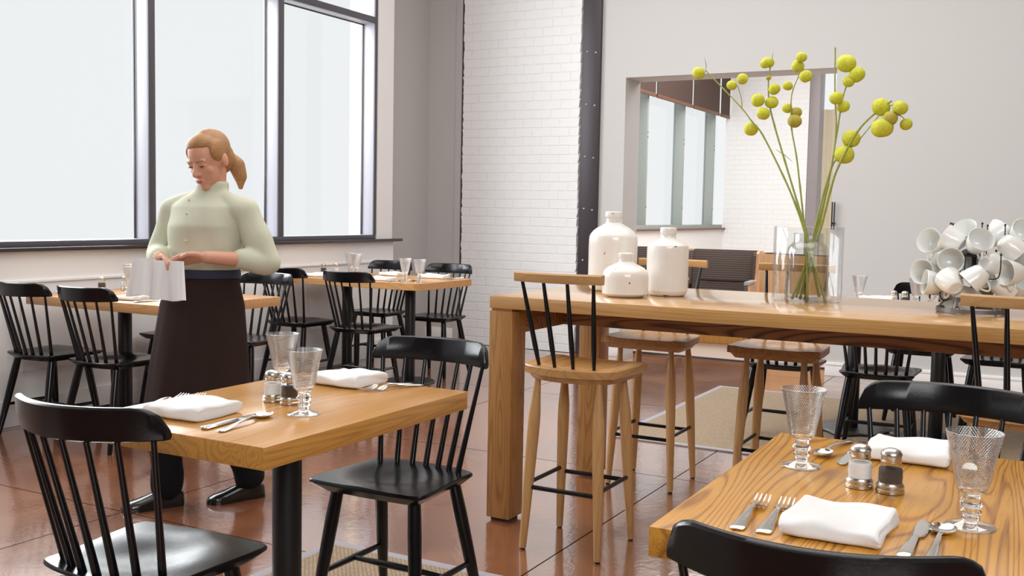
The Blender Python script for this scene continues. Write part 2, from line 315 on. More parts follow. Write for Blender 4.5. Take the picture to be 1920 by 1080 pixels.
def brick():
    m, nt, b = nmat('white_painted_brick'); N, L = nt.nodes, nt.links
    tc = N.new('ShaderNodeTexCoord'); sx = N.new('ShaderNodeSeparateXYZ'); L.new(tc.outputs['Object'], sx.inputs[0])
    cx = N.new('ShaderNodeCombineXYZ'); L.new(sx.outputs['X'], cx.inputs[0]); L.new(sx.outputs['Z'], cx.inputs[1])
    nz = N.new('ShaderNodeTexNoise'); nz.inputs['Scale'].default_value = 9; nz.inputs['Detail'].default_value = 3; L.new(cx.outputs[0], nz.inputs['Vector'])
    sc = N.new('ShaderNodeVectorMath'); sc.operation = 'SCALE'; sc.inputs['Scale'].default_value = 0.016; L.new(nz.outputs['Color'], sc.inputs[0])
    ad = N.new('ShaderNodeVectorMath'); ad.operation = 'ADD'; L.new(cx.outputs[0], ad.inputs[0]); L.new(sc.outputs[0], ad.inputs[1])
    br = N.new('ShaderNodeTexBrick'); br.inputs['Scale'].default_value = 1; br.inputs['Brick Width'].default_value = 0.185; br.inputs['Row Height'].default_value = 0.0805; br.inputs['Mortar Size'].default_value = 0.006; br.inputs['Mortar Smooth'].default_value = 0.55
    br.inputs['Color1'].default_value = (1, 1, 1, 1); br.inputs['Color2'].default_value = (0.72, 0.72, 0.72, 1); br.inputs['Mortar'].default_value = (0, 0, 0, 1)
    L.new(ad.outputs[0], br.inputs['Vector'])
    n2 = N.new('ShaderNodeTexNoise'); n2.inputs['Scale'].default_value = 45; n2.inputs['Detail'].default_value = 5; L.new(tc.outputs['Object'], n2.inputs['Vector'])
    bw = N.new('ShaderNodeRGBToBW'); L.new(br.outputs['Color'], bw.inputs[0])
    h = N.new('ShaderNodeMath'); h.operation = 'MULTIPLY_ADD'; h.inputs[1].default_value = 0.35; L.new(n2.outputs['Fac'], h.inputs[0]); L.new(bw.outputs[0], h.inputs[2])
    bp = N.new('ShaderNodeBump'); bp.inputs['Strength'].default_value = 0.5; bp.inputs['Distance'].default_value = 0.010; L.new(h.outputs[0], bp.inputs['Height']); L.new(bp.outputs['Normal'], b.inputs['Normal'])
    b.inputs['Base Color'].default_value = (0.87, 0.88, 0.885, 1); b.inputs['Roughness'].default_value = 0.55
    return m
M['brick'] = brick()

# ------------------------------------------------------------------ the room shell
XW, YB = -5.18, 8.40          # inner face of the window wall, plane of the far wall
def struct(o): o['kind'] = 'structure'; return o
mb = MB(); xs = [-5.6]+[-1.62+1.74*k for k in range(-2, 4)]+[4.5]; ys_ = [-3.0]+[4.65+1.74*k for k in range(-4, 3)]+[8.74]
for xa, xb in zip(xs[:-1], xs[1:]):
    for ya, yb_ in zip(ys_[:-1], ys_[1:]): mb.box(xa+0.003, ya+0.003, -0.1, xb-0.003, yb_-0.003, 0.0)
struct(mb.build('floor', M['floor']))
struct(MB().box(-5.6, -3.0, -0.12, 4.5, 8.74, -0.007).build('floor_joint_bed', M['joint']))
struct(MB().box(-5.6, 8.76, -0.1, 4.5, 18.0, 0.0).build('floor_rear', M['rear_floor']))
struct(MB().box(-3.62, 8.735, -0.02, -1.65, 8.765, 0.012, 0.003).build('trim_1', M['sill']))        # dark threshold
ZC = 4.25
struct(MB().box(-5.6, -3.0, ZC, 4.5, 18.0, ZC+0.1).build('ceiling', M['ceiling']))
# window wall: apron below the sill, wall beyond the window, head above
WY0, WY1, RB_END = -1.2, 7.16, 17.2
mb = MB(); mb.box(XW-0.3, WY0-1.0, 0, XW, 7.40, 0.978)
struct(mb.build('wall_left', M['white']))
mb = MB(); mb.box(XW-0.165, WY1, 1.001, XW, 7.38, ZC); mb.box(XW-0.30, WY0-1.0, 3.75, XW, WY1, ZC)
struct(mb.build('wall_left_upper', M['white']))
struct(MB().box(-5.48, -3.0, 0, 4.0, -2.8, ZC).build('wall_front', M['dark_wall']))
struct(MB().box(4.0, -3.0, 0, 4.2, RB_END, ZC).build('wall_right', M['dark_wall']))
# panelled apron: raised stiles and rails
mb = MB(); ys = [0.1, 1.55, 3.62, 4.98, 6.12, 7.02]
mb.box(XW, WY0, 0.80, XW+0.012, 7.40, 0.818, 0.004)
struct(mb.build('trim_2', M['white']))
mb = MB()
for a, b2 in zip(ys[:-1], ys[1:]): mb.box(XW, a+0.16, 0.30, XW+0.012, b2-0.16, 0.72, 0.005)
struct(mb.build('trim_3', M['white']))
struct(MB().box(XW, WY0, 0.0, XW+0.02, 7.40, 0.15, 0.005).build('baseboard_left', M['white']))
struct(MB().box(XW-0.16, WY0, 0.978, XW+0.05, 7.47, 1.001, 0.004).build('trim_4', M['sill']))       # sill board
# the window: frame, mullions, transom, panes
XI, XO = XW-0.01, XW-0.16     # inner and outer faces of the frame
fr = struct(MB().box(XO, WY0, 0.985, XI, WY0+0.06, 3.7).build('window_1', M['frame']))
MUL = [(0.95, 1.005), (2.21, 2.265), (3.47, 3.525), (4.722, 4.776), (5.938, 5.998)]
def member(name, y0, y1, z0, z1):
    f = MB().box(XO, y0, z0, XI-0.012, y1, z1, 0.003).build(name, M['frame'], fr)
    MB().box(XI-0.012, y0, z0, XI, y1, z1, 0.003).build(name+'_face', M['frame_dark'], f)
    return f
for a, b2 in MUL: member('mullion', a, b2, 1.035, 3.66)
member('jamb', 7.127, 7.162, 1.035, 3.66)
member('bottom_rail', WY0, 7.155, 1.0, 1.035)
member('top_rail', WY0, 7.155, 3.66, 3.72)
edges = [WY0] + [v for p in MUL for v in p] + [7.127]
for i in range(0, len(edges), 2):
    y0, y1 = edges[i], edges[i+1]
    member('transom', y0, y1, 2.785, 2.838)
    MB().box(XO+0.012, y0, 1.035, XO+0.020, y1, 2.785).build('pane', M['pane'], fr)
    MB().box(XO+0.012, y0, 2.838, XO+0.020, y1, 3.66).build('pane', M['pane'], fr)
    g = MB()
    for yy in (y0+0.004, y1-0.012): g.box(XO+0.02, yy, 1.035, XO+0.032, yy+0.008, 2.785)
    for zz in (2.777,): g.box(XO+0.02, y0, zz, XO+0.032, y1, zz+0.008)
    g.build('gasket', M['sill'], fr)
struct(MB().box(XW-0.30, 7.163, 0.978, XW-0.165, 7.38, ZC).build('wall_outside', M['limestone']))
# far wall: grey part, brick pier, steel column, white part with the opening
struct(MB().box(-5.62, YB, 0, -5.115, YB+0.34, ZC).build('wall_back_left', M['wall_grey']))
struct(MB().box(-5.6, 7.40, 0, -5.48, YB, ZC).build('wall_return', M['wall_grey']))
struct(MB().box(-5.18, YB-0.012, 0, -5.115, YB, ZC).build('trim_5', M['wall_grey']))
struct(MB().box(-5.5, YB-0.018, 0, -5.18, YB, 0.13, 0.004).build('baseboard_back_left', M['white']))
rb = random.Random(3)
mb = MB(); L_, R_ = [], []    # the pier, its ragged brick edges
for k in range(54):
    for f in (0.004, 0.04, 0.0765):
        z = k*0.0805+f; d = -0.004 if f < 0.01 else 0.0
        L_.append((-5.085-d+rb.uniform(-0.006, 0.005), z)); R_.append((-3.888+d+rb.uniform(-0.006, 0.004), z))
mb.rings([[Vector((xl, YB-0.03, z)), Vector((xr, YB-0.03, z)), Vector((xr, YB+0.34, z)), Vector((xl, YB+0.34, z))] for (xl, z), (xr, _) in zip(L_, R_)])
struct(mb.build('wall_brick', M['brick']))
st = tag(MB().box(-3.872, YB-0.035, 0, -3.70, YB+0.02, ZC, 0.003).build('steel_column', M['steel']), 'dark steel column with paired bolts at the edge of the white brick pier', 'column')
st['kind'] = 'structure'
bm_ = MB()
for k in range(9):
    z = 0.38 + k*0.455
    for x in (-3.822, -3.742):
        MB().ball((x, YB-0.036, z+(0.0 if x < -3.8 else -0.012)), (0.010, 0.008, 0.010), 10, 6).build('bolt', M['bolt'], st)
bm_.bm.free()
tag(MB().box(-5.108, YB-0.01, 0, -5.088, YB+0.05, ZC).build('steel_edge', M['steel']), 'thin dark steel edge left of the white brick pier', 'column')['kind'] = 'structure'
OX0, OX1, OZ = -3.47, -1.70, 2.42
mb = MB()
mb.box(-3.70, YB, 0, OX0, YB+0.34, ZC); mb.box(OX0, YB, OZ, OX1, YB+0.34, ZC); mb.box(OX1, YB, 0, 4.2, YB+0.34, ZC)
struct(mb.build('wall_back', M['wall']))
mb = MB(); mb.box(-3.70, YB-0.015, 0, OX0, YB, 0.11, 0.004); mb.box(OX1, YB-0.015, 0, 4.5, YB, 0.11, 0.004)
mb.box(OX1, YB-0.022, 0.085, 4.5, YB, 0.112, 0.006)
struct(mb.build('baseboard_back', M['white']))

# ------------------------------------------------------------------ rear room beyond the opening
RB = 16.9
struct(MB().box(XW-0.3, 8.74, 0, XW, RB+0.3, 1.02).build('wall_rear_left', M['white']))
struct(MB().box(XW-0.3, 8.74, 3.7, XW, RB+0.3, ZC).build('wall_rear_left_upper', M['white']))
struct(MB().box(XW-0.2, 8.9, 1.02, XW+0.05, RB, 1.045, 0.004).build('trim_6', M['blind_rail']))
fr2 = struct(MB().box(XW-0.17, 8.75, 1.045, XW-0.01, RB, 1.10).build('window_2', M['sage']))
MUL2 = [(9.0, 9.05), (10.45, 10.5), (11.9, 11.95), (13.35, 13.40), (14.84, 14.89), (16.31, 16.36)]
for a, b2 in MUL2:
    mu = MB().box(XW-0.17, a, 1.10, XW-0.005, b2, 3.7, 0.004).build('mullion', M['sage'], fr2)
    b_ = MB()
    for z in (1.35, 2.3, 2.36): b_.ball((XW-0.004, b2-0.02, z), (0.006, 0.008, 0.012), 8, 6)
    b_.build('bolt', M['sill'], mu)
ed = [8.75] + [v for p in MUL2 for v in p] + [RB]
for i in range(0, len(ed), 2): MB().box(XW-0.15, ed[i], 1.10, XW-0.142, ed[i+1], 3.7).build('pane', M['pane'], fr2)
BL = [(9.0, 10.45), (10.50, 12.05), (12.10, 13.45), (13.52, 14.98), (15.06, 16.32), (16.42, RB-0.03)]
places = ['leftmost, hidden at the jamb', 'behind the opening jamb', 'at the left of the opening', 'second from the left in the opening', 'third from the left in the opening', 'narrow strip beside the rear white brick']
for (a, b2), pl in zip(BL, places):
    t = thing('roller_blind', 'brown woven blind on the rear window, ' + pl, 'blind', (XW+0.06, (a+b2)/2, 2.84), 0, 'brown blinds on the rear window')
    hl = (b2-a)/2
    MB().box(-0.006, -hl, 0.04, 0.006, hl, 0.95).build('fabric', M['blind'], t)
    MB().box(-0.016, -hl, 0.0, 0.016, hl, 0.05, 0.006).build('bottom_rail', M['blind_rail'], t)
    MB().tube([(0, -hl, 0.98), (0, hl, 0.98)], 0.03, 12).build('roller', M['blind_rail'], t)
struct(MB().box(-5.18, RB, 0, -3.83, RB+0.3, ZC).build('wall_rear_brick', M['brick']))
st2 = struct(MB().box(-3.82, RB-0.02, 0, -3.66, RB+0.3, ZC, 0.003).build('trim_7', M['steel_glare']))
mb = MB(); mb.box(-3.66, RB, 3.7, -1.2, RB+0.3, ZC); mb.box(-2.95, RB, 0, 1.5, RB+0.3, ZC)
struct(mb.build('wall_rear', M['wall']))
t = thing('curtain', 'cream curtain hanging beyond the rear room wall', 'curtain', (-4.02, RB+1.0, 0))
mb = MB(); prof = [(i*0.02, 0.03*math.sin(i*0.9)) for i in range(34)]
mb.rings([[Vector((x, y-0.004, z)) for x, y in prof] + [Vector((x, y+0.004, z)) for x, y in reversed(prof)] for z in (0.02, 3.05)])
mb.build('drape', M['curtain'], t)
struct(MB().box(-5.0, 18.0, -0.1, 0.0, 20.0, 0.0).build('floor_far', M['rear_floor']))
for x, l in ((-1.690, 'left'), (-1.672, 'right')):
    t = tag(MB().tube([(x, YB-0.028, 1.16), (x, YB-0.028, 1.375)], 0.0055, 8).box(x-0.005, YB-0.03, 1.20, x+0.005, YB+0.01, 1.215).build('door_pull', M['black_metal']), 'slim black vertical pull at the opening edge above the glass vase, %s of two' % l, 'handle', 'black pulls at the opening edge')

# ------------------------------------------------------------------ seat shape shared by chair and stool
def outline(ctrl, n=96):
    """closed right/left symmetric outline from half control points (x>=0), front to rear"""
    pts = [Vector((x, y, 0)) for x, y in ctrl]
    full = pts + [Vector((-p.x, p.y, 0)) for p in reversed(pts[1:-1])]
    m = len(full); P = []
    for i in range(m):
        p0, p1, p2, p3 = full[i-1], full[i], full[(i+1) % m], full[(i+2) % m]
        k = max(2, int(n/m))
        for j in range(k):
            tt = j/k
            P.append(0.5*((2*p1)+(p2-p0)*tt+(2*p0-5*p1+4*p2-p3)*tt*tt+(3*p1-p0-3*p2+p3)*tt**3))
    return P
def seat_mesh(ctrl, ztop, thick, rim, under, dishf):
    P = outline(ctrl); mb = MB(); rings = []
    c = Vector((0, sum(p.y for p in P)/len(P), 0))
    for s in (0.02, 0.12, 0.24, 0.36, 0.48, 0.6, 0.7, 0.78, 0.85, 0.91, 0.96, 0.985):
        r = []
        for p in P:
            q = c + (p-c)*s; r.append(Vector((q.x, q.y, ztop + dishf(q.x, q.y, s))))
        rings.append(r)
    for s, z in ((1.0, ztop-0.004), (1.0, ztop-rim), (under+(1-under)*0.55, ztop-thick*0.62), (under, ztop-thick), (0.3, ztop-thick), (0.02, ztop-thick)):
        rings.append([Vector((c.x+(p.x-c.x)*s, c.y+(p.y-c.y)*s, z)) for p in P])
    mb.rings(rings); return mb

# ------------------------------------------------------------------ black spindle-back dining chair (faces +Y)
def make_chair(label):
    t = thing('dining_chair', label, 'chair')
    ctrl = [(0, 0.205), (0.12, 0.202), (0.175, 0.197), (0.198, 0.178), (0.196, 0.10), (0.186, 0.0), (0.182, -0.07), (0.184, -0.112), (0.168, -0.131), (0.10, -0.152), (0, -0.161)]
    def dish(x, y, s):
        d = -0.019*math.exp(-((x/0.115)**2 + ((y+0.0)/0.12)**2)**1.4)
        return d + 0.004*math.exp(-((x/0.05)**2))*max(0, (y-0.08)/0.12)
    seat_mesh(ctrl, 0.452, 0.034, 0.010, 0.86, dish).build('seat', M['black'], t, 40)
    # crest: swept comb with quarter-round outer corners
    W = 0.208; mb = MB(); rings = []
    for i in range(33):
        u = -1 + 2*i/32; u = math.copysign(abs(u)**0.85, u); x = u*W
        y = -0.146 - 0.086*(1-u*u)
        ztop = 0.838
        e = max(0, (abs(x)-(W-0.05))/0.05); ztop -= 0.046*(1-math.sqrt(max(0, 1-e*e)))
        zbot = 0.768 - 0.004*(1-u*u)
        th = 0.013; lean = 0.22
        def P(dy, z): return Vector((x, y + dy - (z-0.768)*lean, z))
        ztop = max(ztop, zbot+0.012)
        zm = zbot+(ztop-zbot)*0.35
        rings.append([P(-th, zbot+0.003), P(-th-0.001, zm), P(-th*0.85, ztop-0.004), P(-th*0.4, ztop), P(th*0.4, ztop), P(th*0.8, ztop-0.004), P(th*1.0, zm), P(th*0.55, zbot), P(-th*0.6, zbot)])
    mb.rings(rings).build('crest_rail', M['black'], t, 40)
    for k in range(7):
        u = (k-3)/3.0
        b = Vector((u*0.142, -0.094-0.043*(1-u*u), 0.440)); top = Vector((u*0.186, -0.148-0.084*(1-(u*0.9)**2), 0.774))
        pts = [b.lerp(top, f) for f in (0, 0.03, 0.3, 0.7, 1.0)]
        MB().tube(pts, [0.0095, 0.0095, 0.0085, 0.0070, 0.0062], 10).build('spindle', M['black'], t, 60)
    feet = {}
    for sx in (-1, 1):
        for sy in (-1, 1):
            top = Vector((sx*0.135, 0.125 if sy > 0 else -0.088, 0.425)); ft = Vector((sx*0.185, 0.185 if sy > 0 else -0.180, 0.0))
            feet[(sx, sy)] = (top, ft)
            MB().tube([top.lerp(ft, f) for f in (0, 0.25, 0.6, 0.985, 1)], [0.0185, 0.0205, 0.0185, 0.0125, 0.011], 14).build('leg', M['black'], t, 50)
    def on(k, z):
        a, b = feet[k]; f = (a.z-z)/(a.z-b.z); return a.lerp(b, f)
    mids = []
    for sx in (-1, 1):
        a = on((sx, 1), 0.165); b = on((sx, -1), 0.165); mids.append((a+b)/2)
        MB().tube([a.lerp(b, f) for f in (0, 0.2, 0.5, 0.8, 1)], [0.0075, 0.009, 0.0105, 0.009, 0.0075], 10).build('stretcher', M['black'], t, 60)
    a, b = mids
    MB().tube([a.lerp(b, f) for f in (0, 0.25, 0.5, 0.75, 1)], [0.007, 0.0095, 0.0105, 0.0095, 0.007], 10).build('stretcher', M['black'], t, 60)
    return t
GC = 'black spindle-back dining chairs'
chairs = [
 (-1.815, 1.632, 0.06, 'black spindle-back chair in the left foreground, seen from behind at the near table'),
 (-1.752, 2.552, PI, 'black spindle-back chair facing the viewer across the near left table, beside the bar table leg'),
 (-0.292, 1.548, 0.09, 'black chair crest cropped by the bottom edge, in front of the right foreground table'),
 (-0.257, 2.589, PI, 'black spindle-back chair cropped at the right edge, across the right foreground table'),
 (-4.86, 3.72, 0.0, 'leftmost black spindle-back chair in the photo, at the window table end'),
 (-4.38, 3.73, 0.0, 'black spindle-back chair just left of the waitress, second from the left at the window'),
 (-4.93, 4.76, PI, 'black chair across the window table, only its seat showing left of the waitress'),
 (-4.45, 4.82, PI, 'black spindle-back chair facing the viewer, showing right behind the waitress'),
 (-4.85, 5.75, 0.0, 'black chair with its back to the viewer, nearer the window wall at the corner table'),
 (-4.25, 5.71, 0.0, 'black chair with its back to the viewer at the right end of the corner table'),
 (-4.84, 6.72, PI, 'black chair facing the viewer behind the corner table, beneath the end of the sill'),
 (-4.26, 6.68, PI, 'black chair facing the viewer in front of the white brick pier'),
 (-1.38, 5.70, 0.0, 'black chair mostly hidden behind the wooden stool below the glass vase'),
 (-0.87, 5.66, 0.05, 'black chair seen under the bar table, its back to the viewer by the post'),
 (-0.80, 6.86, PI, 'black chair at the far white wall, its crest showing left of the mug rack'),
 (-0.35, 6.62, PI, 'black chair at the far white wall, its seat seen behind the cropped right stool'),
]
ch0 = make_chair(chairs[0][3])
RUG = 0.0094
ch0.location = (chairs[0][0], chairs[0][1], RUG); ch0.rotation_euler = (0, 0, chairs[0][2]); ch0['group'] = GC
CH = [ch0]
for i, (x, y, rz, lb) in enumerate(chairs[1:], 1): CH.append(dup(ch0, (x, y, RUG if i in (1, 12, 13, 14, 15) else 0), rz, lb, GC))

# ------------------------------------------------------------------ wooden counter stool (faces +Y)
def make_stool(label):
    t = thing('counter_stool', label, 'stool')
    ctrl = [(0, 0.174), (0.14, 0.173), (0.184, 0.170), (0.200, 0.156), (0.197, 0.03), (0.188, -0.085), (0.165, -0.135), (0.10, -0.172), (0, -0.188)]
    def dish(x, y, s):
        rr = math.sqrt((x/0.158)**2 + ((y-0.01)/0.128)**2)
        d = -0.016*max(0, 1-max(0, rr)**3) if y < 0.02 else -0.016*max(0, 1-abs(x/0.158)**3)*max(0, 1-((y-0.02)/0.19)**2)
        return d
    seat_mesh(ctrl, 0.692, 0.054, 0.030, 0.85, dish).build('seat', M['stool_y'], t, 32)
    mb = MB(); rings = []
    W = 0.172
    for i in range(21):
        u = -1+2*i/20; x = u*W; y = -0.215 - 0.030*(1-u*u)
        rings.append([Vector((x, y+dy, z)) for dy, z in ((-0.010, 1.004), (-0.013, 1.010), (-0.014, 1.034), (-0.009, 1.039), (0.009, 1.039), (0.013, 1.034), (0.012, 1.010), (0.009, 1.004))])
    mb.rings(rings).build('crest_rail', M['stool_x'], t, 30)
    for k in range(4):
        u = (k-1.5)/1.5
        b = Vector((u*0.108, -0.128-0.022*(1-u*u), 0.668)); top = Vector((u*0.140, -0.215-0.028*(1-u*u*0.66), 1.010))
        MB().tube([b.lerp(top, f) for f in (0, 0.05, 0.28, 0.7, 1)], [0.0052, 0.0062, 0.0098, 0.0082, 0.0062], 10).build('spindle', M['black'], t, 60)
    feet = {}
    for sx in (-1, 1):
        for sy in (-1, 1):
            top = Vector((sx*0.122, sy*0.115, 0.655)); ft = Vector((sx*0.152, sy*0.158, 0.0)); feet[(sx, sy)] = (top, ft)
            fs = (0, 0.06, 0.14, 0.22, 0.27, 0.36, 0.6, 0.85, 0.99); rs = (0.0110, 0.0125, 0.0165, 0.0212, 0.0222, 0.0222, 0.0195, 0.0155, 0.0132)
            lg = MB().tube([top.lerp(ft, f) for f in fs], rs, 16).build('leg', M['stool_z'], t, 60)
            MB().tube([top.lerp(ft, f) for f in (0.988, 1.0)], 0.010, 12).build('glide', M['black'], lg, 60)
    def on(k, z):
        a, b = feet[k]; return a.lerp(b, (a.z-z)/(a.z-b.z))
    for k1, k2, z in (((-1, 1), (1, 1), 0.235), ((-1, -1), (1, -1), 0.235), ((-1, -1), (-1, 1), 0.25), ((1, -1), (1, 1), 0.25)):
        MB().tube([on(k1, z), on(k2, z)], 0.0085, 10).build('stretcher', M['black'], t, 60)
    return t
GS = 'wooden counter stools at the bar table'
st0 = make_stool('wooden counter stool standing in front of the bar table beside its left leg')
st0.location = (-1.60, 3.515, 0); st0['group'] = GS
dup(st0, (-1.70, 4.55, 0), PI, 'wooden counter stool behind the bar table, below the white jars', GS)
dup(st0, (-1.11, 4.56, 0), PI, 'wooden counter stool behind the bar table, below the glass vase of branches', GS)
dup(st0, (-0.115, 3.515, 0), 0.0, 'wooden counter stool cropped at the right edge in front of the mug rack', GS)

# ------------------------------------------------------------------ tables
def dining_table(label, x0, y0, x1, y1, posts, grain, rad=0.0, base='disc', group=None, th=0.05, on_rug=False):
    t = thing('dining_table', label, 'table', ((x0+x1)/2, (y0+y1)/2, 0), 0, group)
    hx, hy = (x1-x0)/2, (y1-y0)/2
    if rad:
        mb = MB(); pts = []
        for cx, cy, a0 in ((hx-rad, hy-rad, 0), (-hx+rad, hy-rad, 90), (-hx+rad, -hy+rad, 180), (hx-rad, -hy+rad, 270)):
            for k in range(9):
                a = math.radians(a0+k*90/8); pts.append((cx+rad*math.cos(a), cy+rad*math.sin(a)))
        mb.rings([[Vector((x*(1-i), y*(1-i), z)) for x, y in pts] for z, i in ((0.75-th, 0.004), (0.752-th, 0.0), (0.748, 0.0), (0.75, 0.004))])
        mb.build('tabletop', M[grain], t)
    else: MB().box(-hx, -hy, 0.75-th, hx, hy, 0.75, 0.0018, 2).build('tabletop', M[grain], t)
    for px, py in posts:
        lx, ly = px-(x0+x1)/2, py-(y0+y1)/2
        zb = 0.0094 if on_rug else 0.0
        MB().lathe([(0.0372, 0.006), (0.038, 0.008), (0.038, 0.75-th-0.010), (0.0372, 0.75-th-0.008)], (lx, ly, 0), 32).build('post', M['black_metal'], t)
        MB().box(lx-0.12, ly-0.12, 0.75-th-0.010, lx+0.12, ly+0.12, 0.75-th, 0.002).build('mounting_plate', M['black_metal'], t)
        n = 72; mb = MB(); rr = []
        for k in range(n):
            a = 2*PI*k/n; r = (0.235 if base == 'wavy' else 0.185) + (0.022*math.sin(7*a+0.5) + 0.012*math.sin(3*a))*(1 if base == 'wavy' else 0)
            rr.append((lx+r*math.cos(a), ly+r*math.sin(a)))
        mb.rings([[Vector((lx+(x-lx)*s, ly+(y-ly)*s, z)) for x, y in rr] for z, s in ((zb, 1.0), (zb+0.006, 1.0), (zb+0.011, 0.97), (zb+0.013, 0.85))])
        mb.build('base_plate', M['black_metal'], t)
    return t
dining_table('oak two-seat table in the left foreground on a square black post', -2.06, 1.64, -1.471, 2.469, [(-1.765, 2.055)], 'oak_y', on_rug=True)
dining_table('oak two-seat table in the right foreground with wavy yellow grain', -0.583, 1.558, 0.012, 2.41, [(-0.285, 1.985)], 'oak_wavy')
dining_table('oak four-seat table along the window behind the waitress', -5.02, 3.70, -3.915, 4.50, [(-4.72, 4.11), (-4.20, 4.11)], 'oak_x')
dining_table('oak four-seat table in the corner by the white brick pier', -5.12, 5.89, -3.90, 6.62, [(-4.79, 6.25), (-4.22, 6.25)], 'oak_x', 0.06)
dining_table('oak table beyond the bar table with two black posts on wavy bases', -1.50, 5.88, -0.22, 6.60, [(-1.11, 6.30), (-0.64, 6.22)], 'oak_x', 0.05, 'wavy', on_rug=True)

# bar table
BX0, BX1, BY0, BY1, BZ = -2.052, 1.15, 3.605, 4.586, 0.9153
bt = thing('bar_table', 'long tall oak bar table with chunky square legs and a thick top', 'table', ((BX0+BX1)/2, (BY0+BY1)/2, 0))
hx, hy = (BX1-BX0)/2, (BY1-BY0)/2
MB().box(-hx, -hy, BZ-0.0492, hx, hy, BZ, 0.002).build('tabletop', M['ash_x'], bt)
mb = MB()
for sx in (-1, 1): mb.box(sx*(hx-0.053)-0.046, -hy+0.007, BZ-0.060, sx*(hx-0.053)+0.046, hy-0.007, BZ-0.0492)
mb.build('spacer', M['ash_dark'], bt)
for sx in (-1, 1):
    for sy in (-1, 1):
        cx, cy = sx*(hx-0.053), sy*(hy-0.058)
        l = MB().box(cx-0.052, cy-0.058, 0.014, cx+0.052, cy+0.058, BZ-0.060, 0.002).build('leg', M['ash_z'], bt)
        MB().box(cx-0.04, cy-0.04, 0.0, cx+0.04, cy+0.04, 0.014).build('foot_pad', M['black_metal'], l)
for sx in (-1, 1):
    x0 = sx*(hx-0.012); x1 = sx*(hx-0.094)
    MB().box(min(x0, x1), -hy+0.116, 0.763, max(x0, x1), hy-0.116, BZ-0.0492, 0.002).build('end_apron', M['ash_dark'], bt)
MB().box(-hx+0.094, 0.004, 0.763, hx-0.094, 0.06, BZ-0.0492, 0.002).build('beam', M['ash_dark'], bt)

# ------------------------------------------------------------------ rugs
def rug(label, x0, y0, x1, y1):
    t = thing('rug', label, 'rug', ((x0+x1)/2, (y0+y1)/2, 0)); hx, hy = (x1-x0)/2, (y1-y0)/2
    MB().box(-hx+0.04, -hy+0.04, 0.0, hx-0.04, hy-0.04, 0.008).build('woven_field', M['sisal'], t)
    mb = MB()
    for a in ((-hx, -hy, hx, -hy+0.042), (-hx, hy-0.042, hx, hy), (-hx, -hy+0.042, -hx+0.042, hy-0.042), (hx-0.042, -hy+0.042, hx, hy-0.042)):
        mb.box(a[0], a[1], 0, a[2], a[3], 0.0092, 0.003)
    mb.build('border', M['border'], t)
rug('woven sisal rug with pale grey border under the near left table', -2.395, 0.75, -1.20, 3.05)
rug('woven sisal rug with grey border under the table beyond the bar', -2.24, 5.33, 0.60, 7.36)

# ------------------------------------------------------------------ tableware
def make_goblet(label):
    t = thing('water_goblet', label, 'glass')
    outer = [(0.0235, 0.0625), (0.0262, 0.0665), (0.0275, 0.075), (0.0345, 0.112), (0.0412, 0.143), (0.0450, 0.1585)]
    inner = [(0.0436, 0.1590), (0.0396, 0.143), (0.0328, 0.112), (0.0258, 0.077), (0.020, 0.0715), (0.001, 0.0700)]
    MB().lathe(outer+inner, n=48, cap=False).build('bowl', M['goblet'], t, 60)
    foot = [(0.0122, 0.0125), (0.0118, 0.020), (0.0150, 0.0225), (0.0165, 0.026), (0.0150, 0.0295),
            (0.0120, 0.032), (0.0160, 0.035), (0.0185, 0.0405), (0.0160, 0.046), (0.0125, 0.0485), (0.0135, 0.052), (0.0145, 0.055), (0.0200, 0.0595), (0.0235, 0.0625), (0.020, 0.0640), (0.001, 0.0640)]
    MB().lathe([(0.001, 0.0125)]+foot, n=40, cap=True).build('stem', M['solid_glass'], t, 60)
    MB().lathe([(0.001, 0.0), (0.039, 0.0), (0.0405, 0.0012), (0.0395, 0.0026), (0.034, 0.0042), (0.018, 0.0085), (0.0125, 0.0125), (0.001, 0.0125)], n=48, cap=False).build('foot', M['foot_glass'], t, 60)
    return t
def make_shaker(label, fill):
    t = thing('shaker', label, 'shaker')
    MB().lathe([(0.0225, 0), (0.0255, 0.001), (0.0258, 0.006), (0.0240, 0.008), (0.0245, 0.010), (0.0250, 0.014), (0.0225, 0.017), (0.0222, 0.020), (0.020, 0.020)], n=36).build('base', M['pewter'], t, 40)
    MB().lathe([(0.0222, 0.018), (0.0226, 0.030), (0.0215, 0.042), (0.0185, 0.052), (0.0178, 0.058)], n=36, cap=False).build('glass_body', M['glass'], t, 50)
    MB().lathe([(0.0205, 0.0185), (0.0212, 0.030), (0.0205, 0.045 if fill == 'pepper' else 0.048)], n=32).build('filling', M[fill], t, 50)
    MB().lathe([(0.0182, 0.056), (0.0190, 0.057), (0.0190, 0.060), (0.0178, 0.061), (0.0182, 0.063), (0.0182, 0.069), (0.0192, 0.070), (0.0190, 0.073), (0.0160, 0.078), (0.009, 0.0815), (0.001, 0.0825)], n=36).build('cap', M['pewter'], t, 40)
    return t
def loft_flat(sections, mb=None):
    """sections: (y, half width, z, half thickness[, x offset])"""
    mb = mb or MB(); rings = []
    for sct in sections:
        y, hw, z, ht = sct[:4]; xo = sct[4] if len(sct) > 4 else 0
        rings.append([Vector((xo+hw*cx, y, z+ht*cz)) for cx, cz in ((-1, 0), (-0.8, 0.75), (-0.3, 1), (0.3, 1), (0.8, 0.75), (1, 0), (0.8, -0.75), (0.3, -1), (-0.3, -1), (-0.8, -0.75))])
    mb.rings(rings); return mb
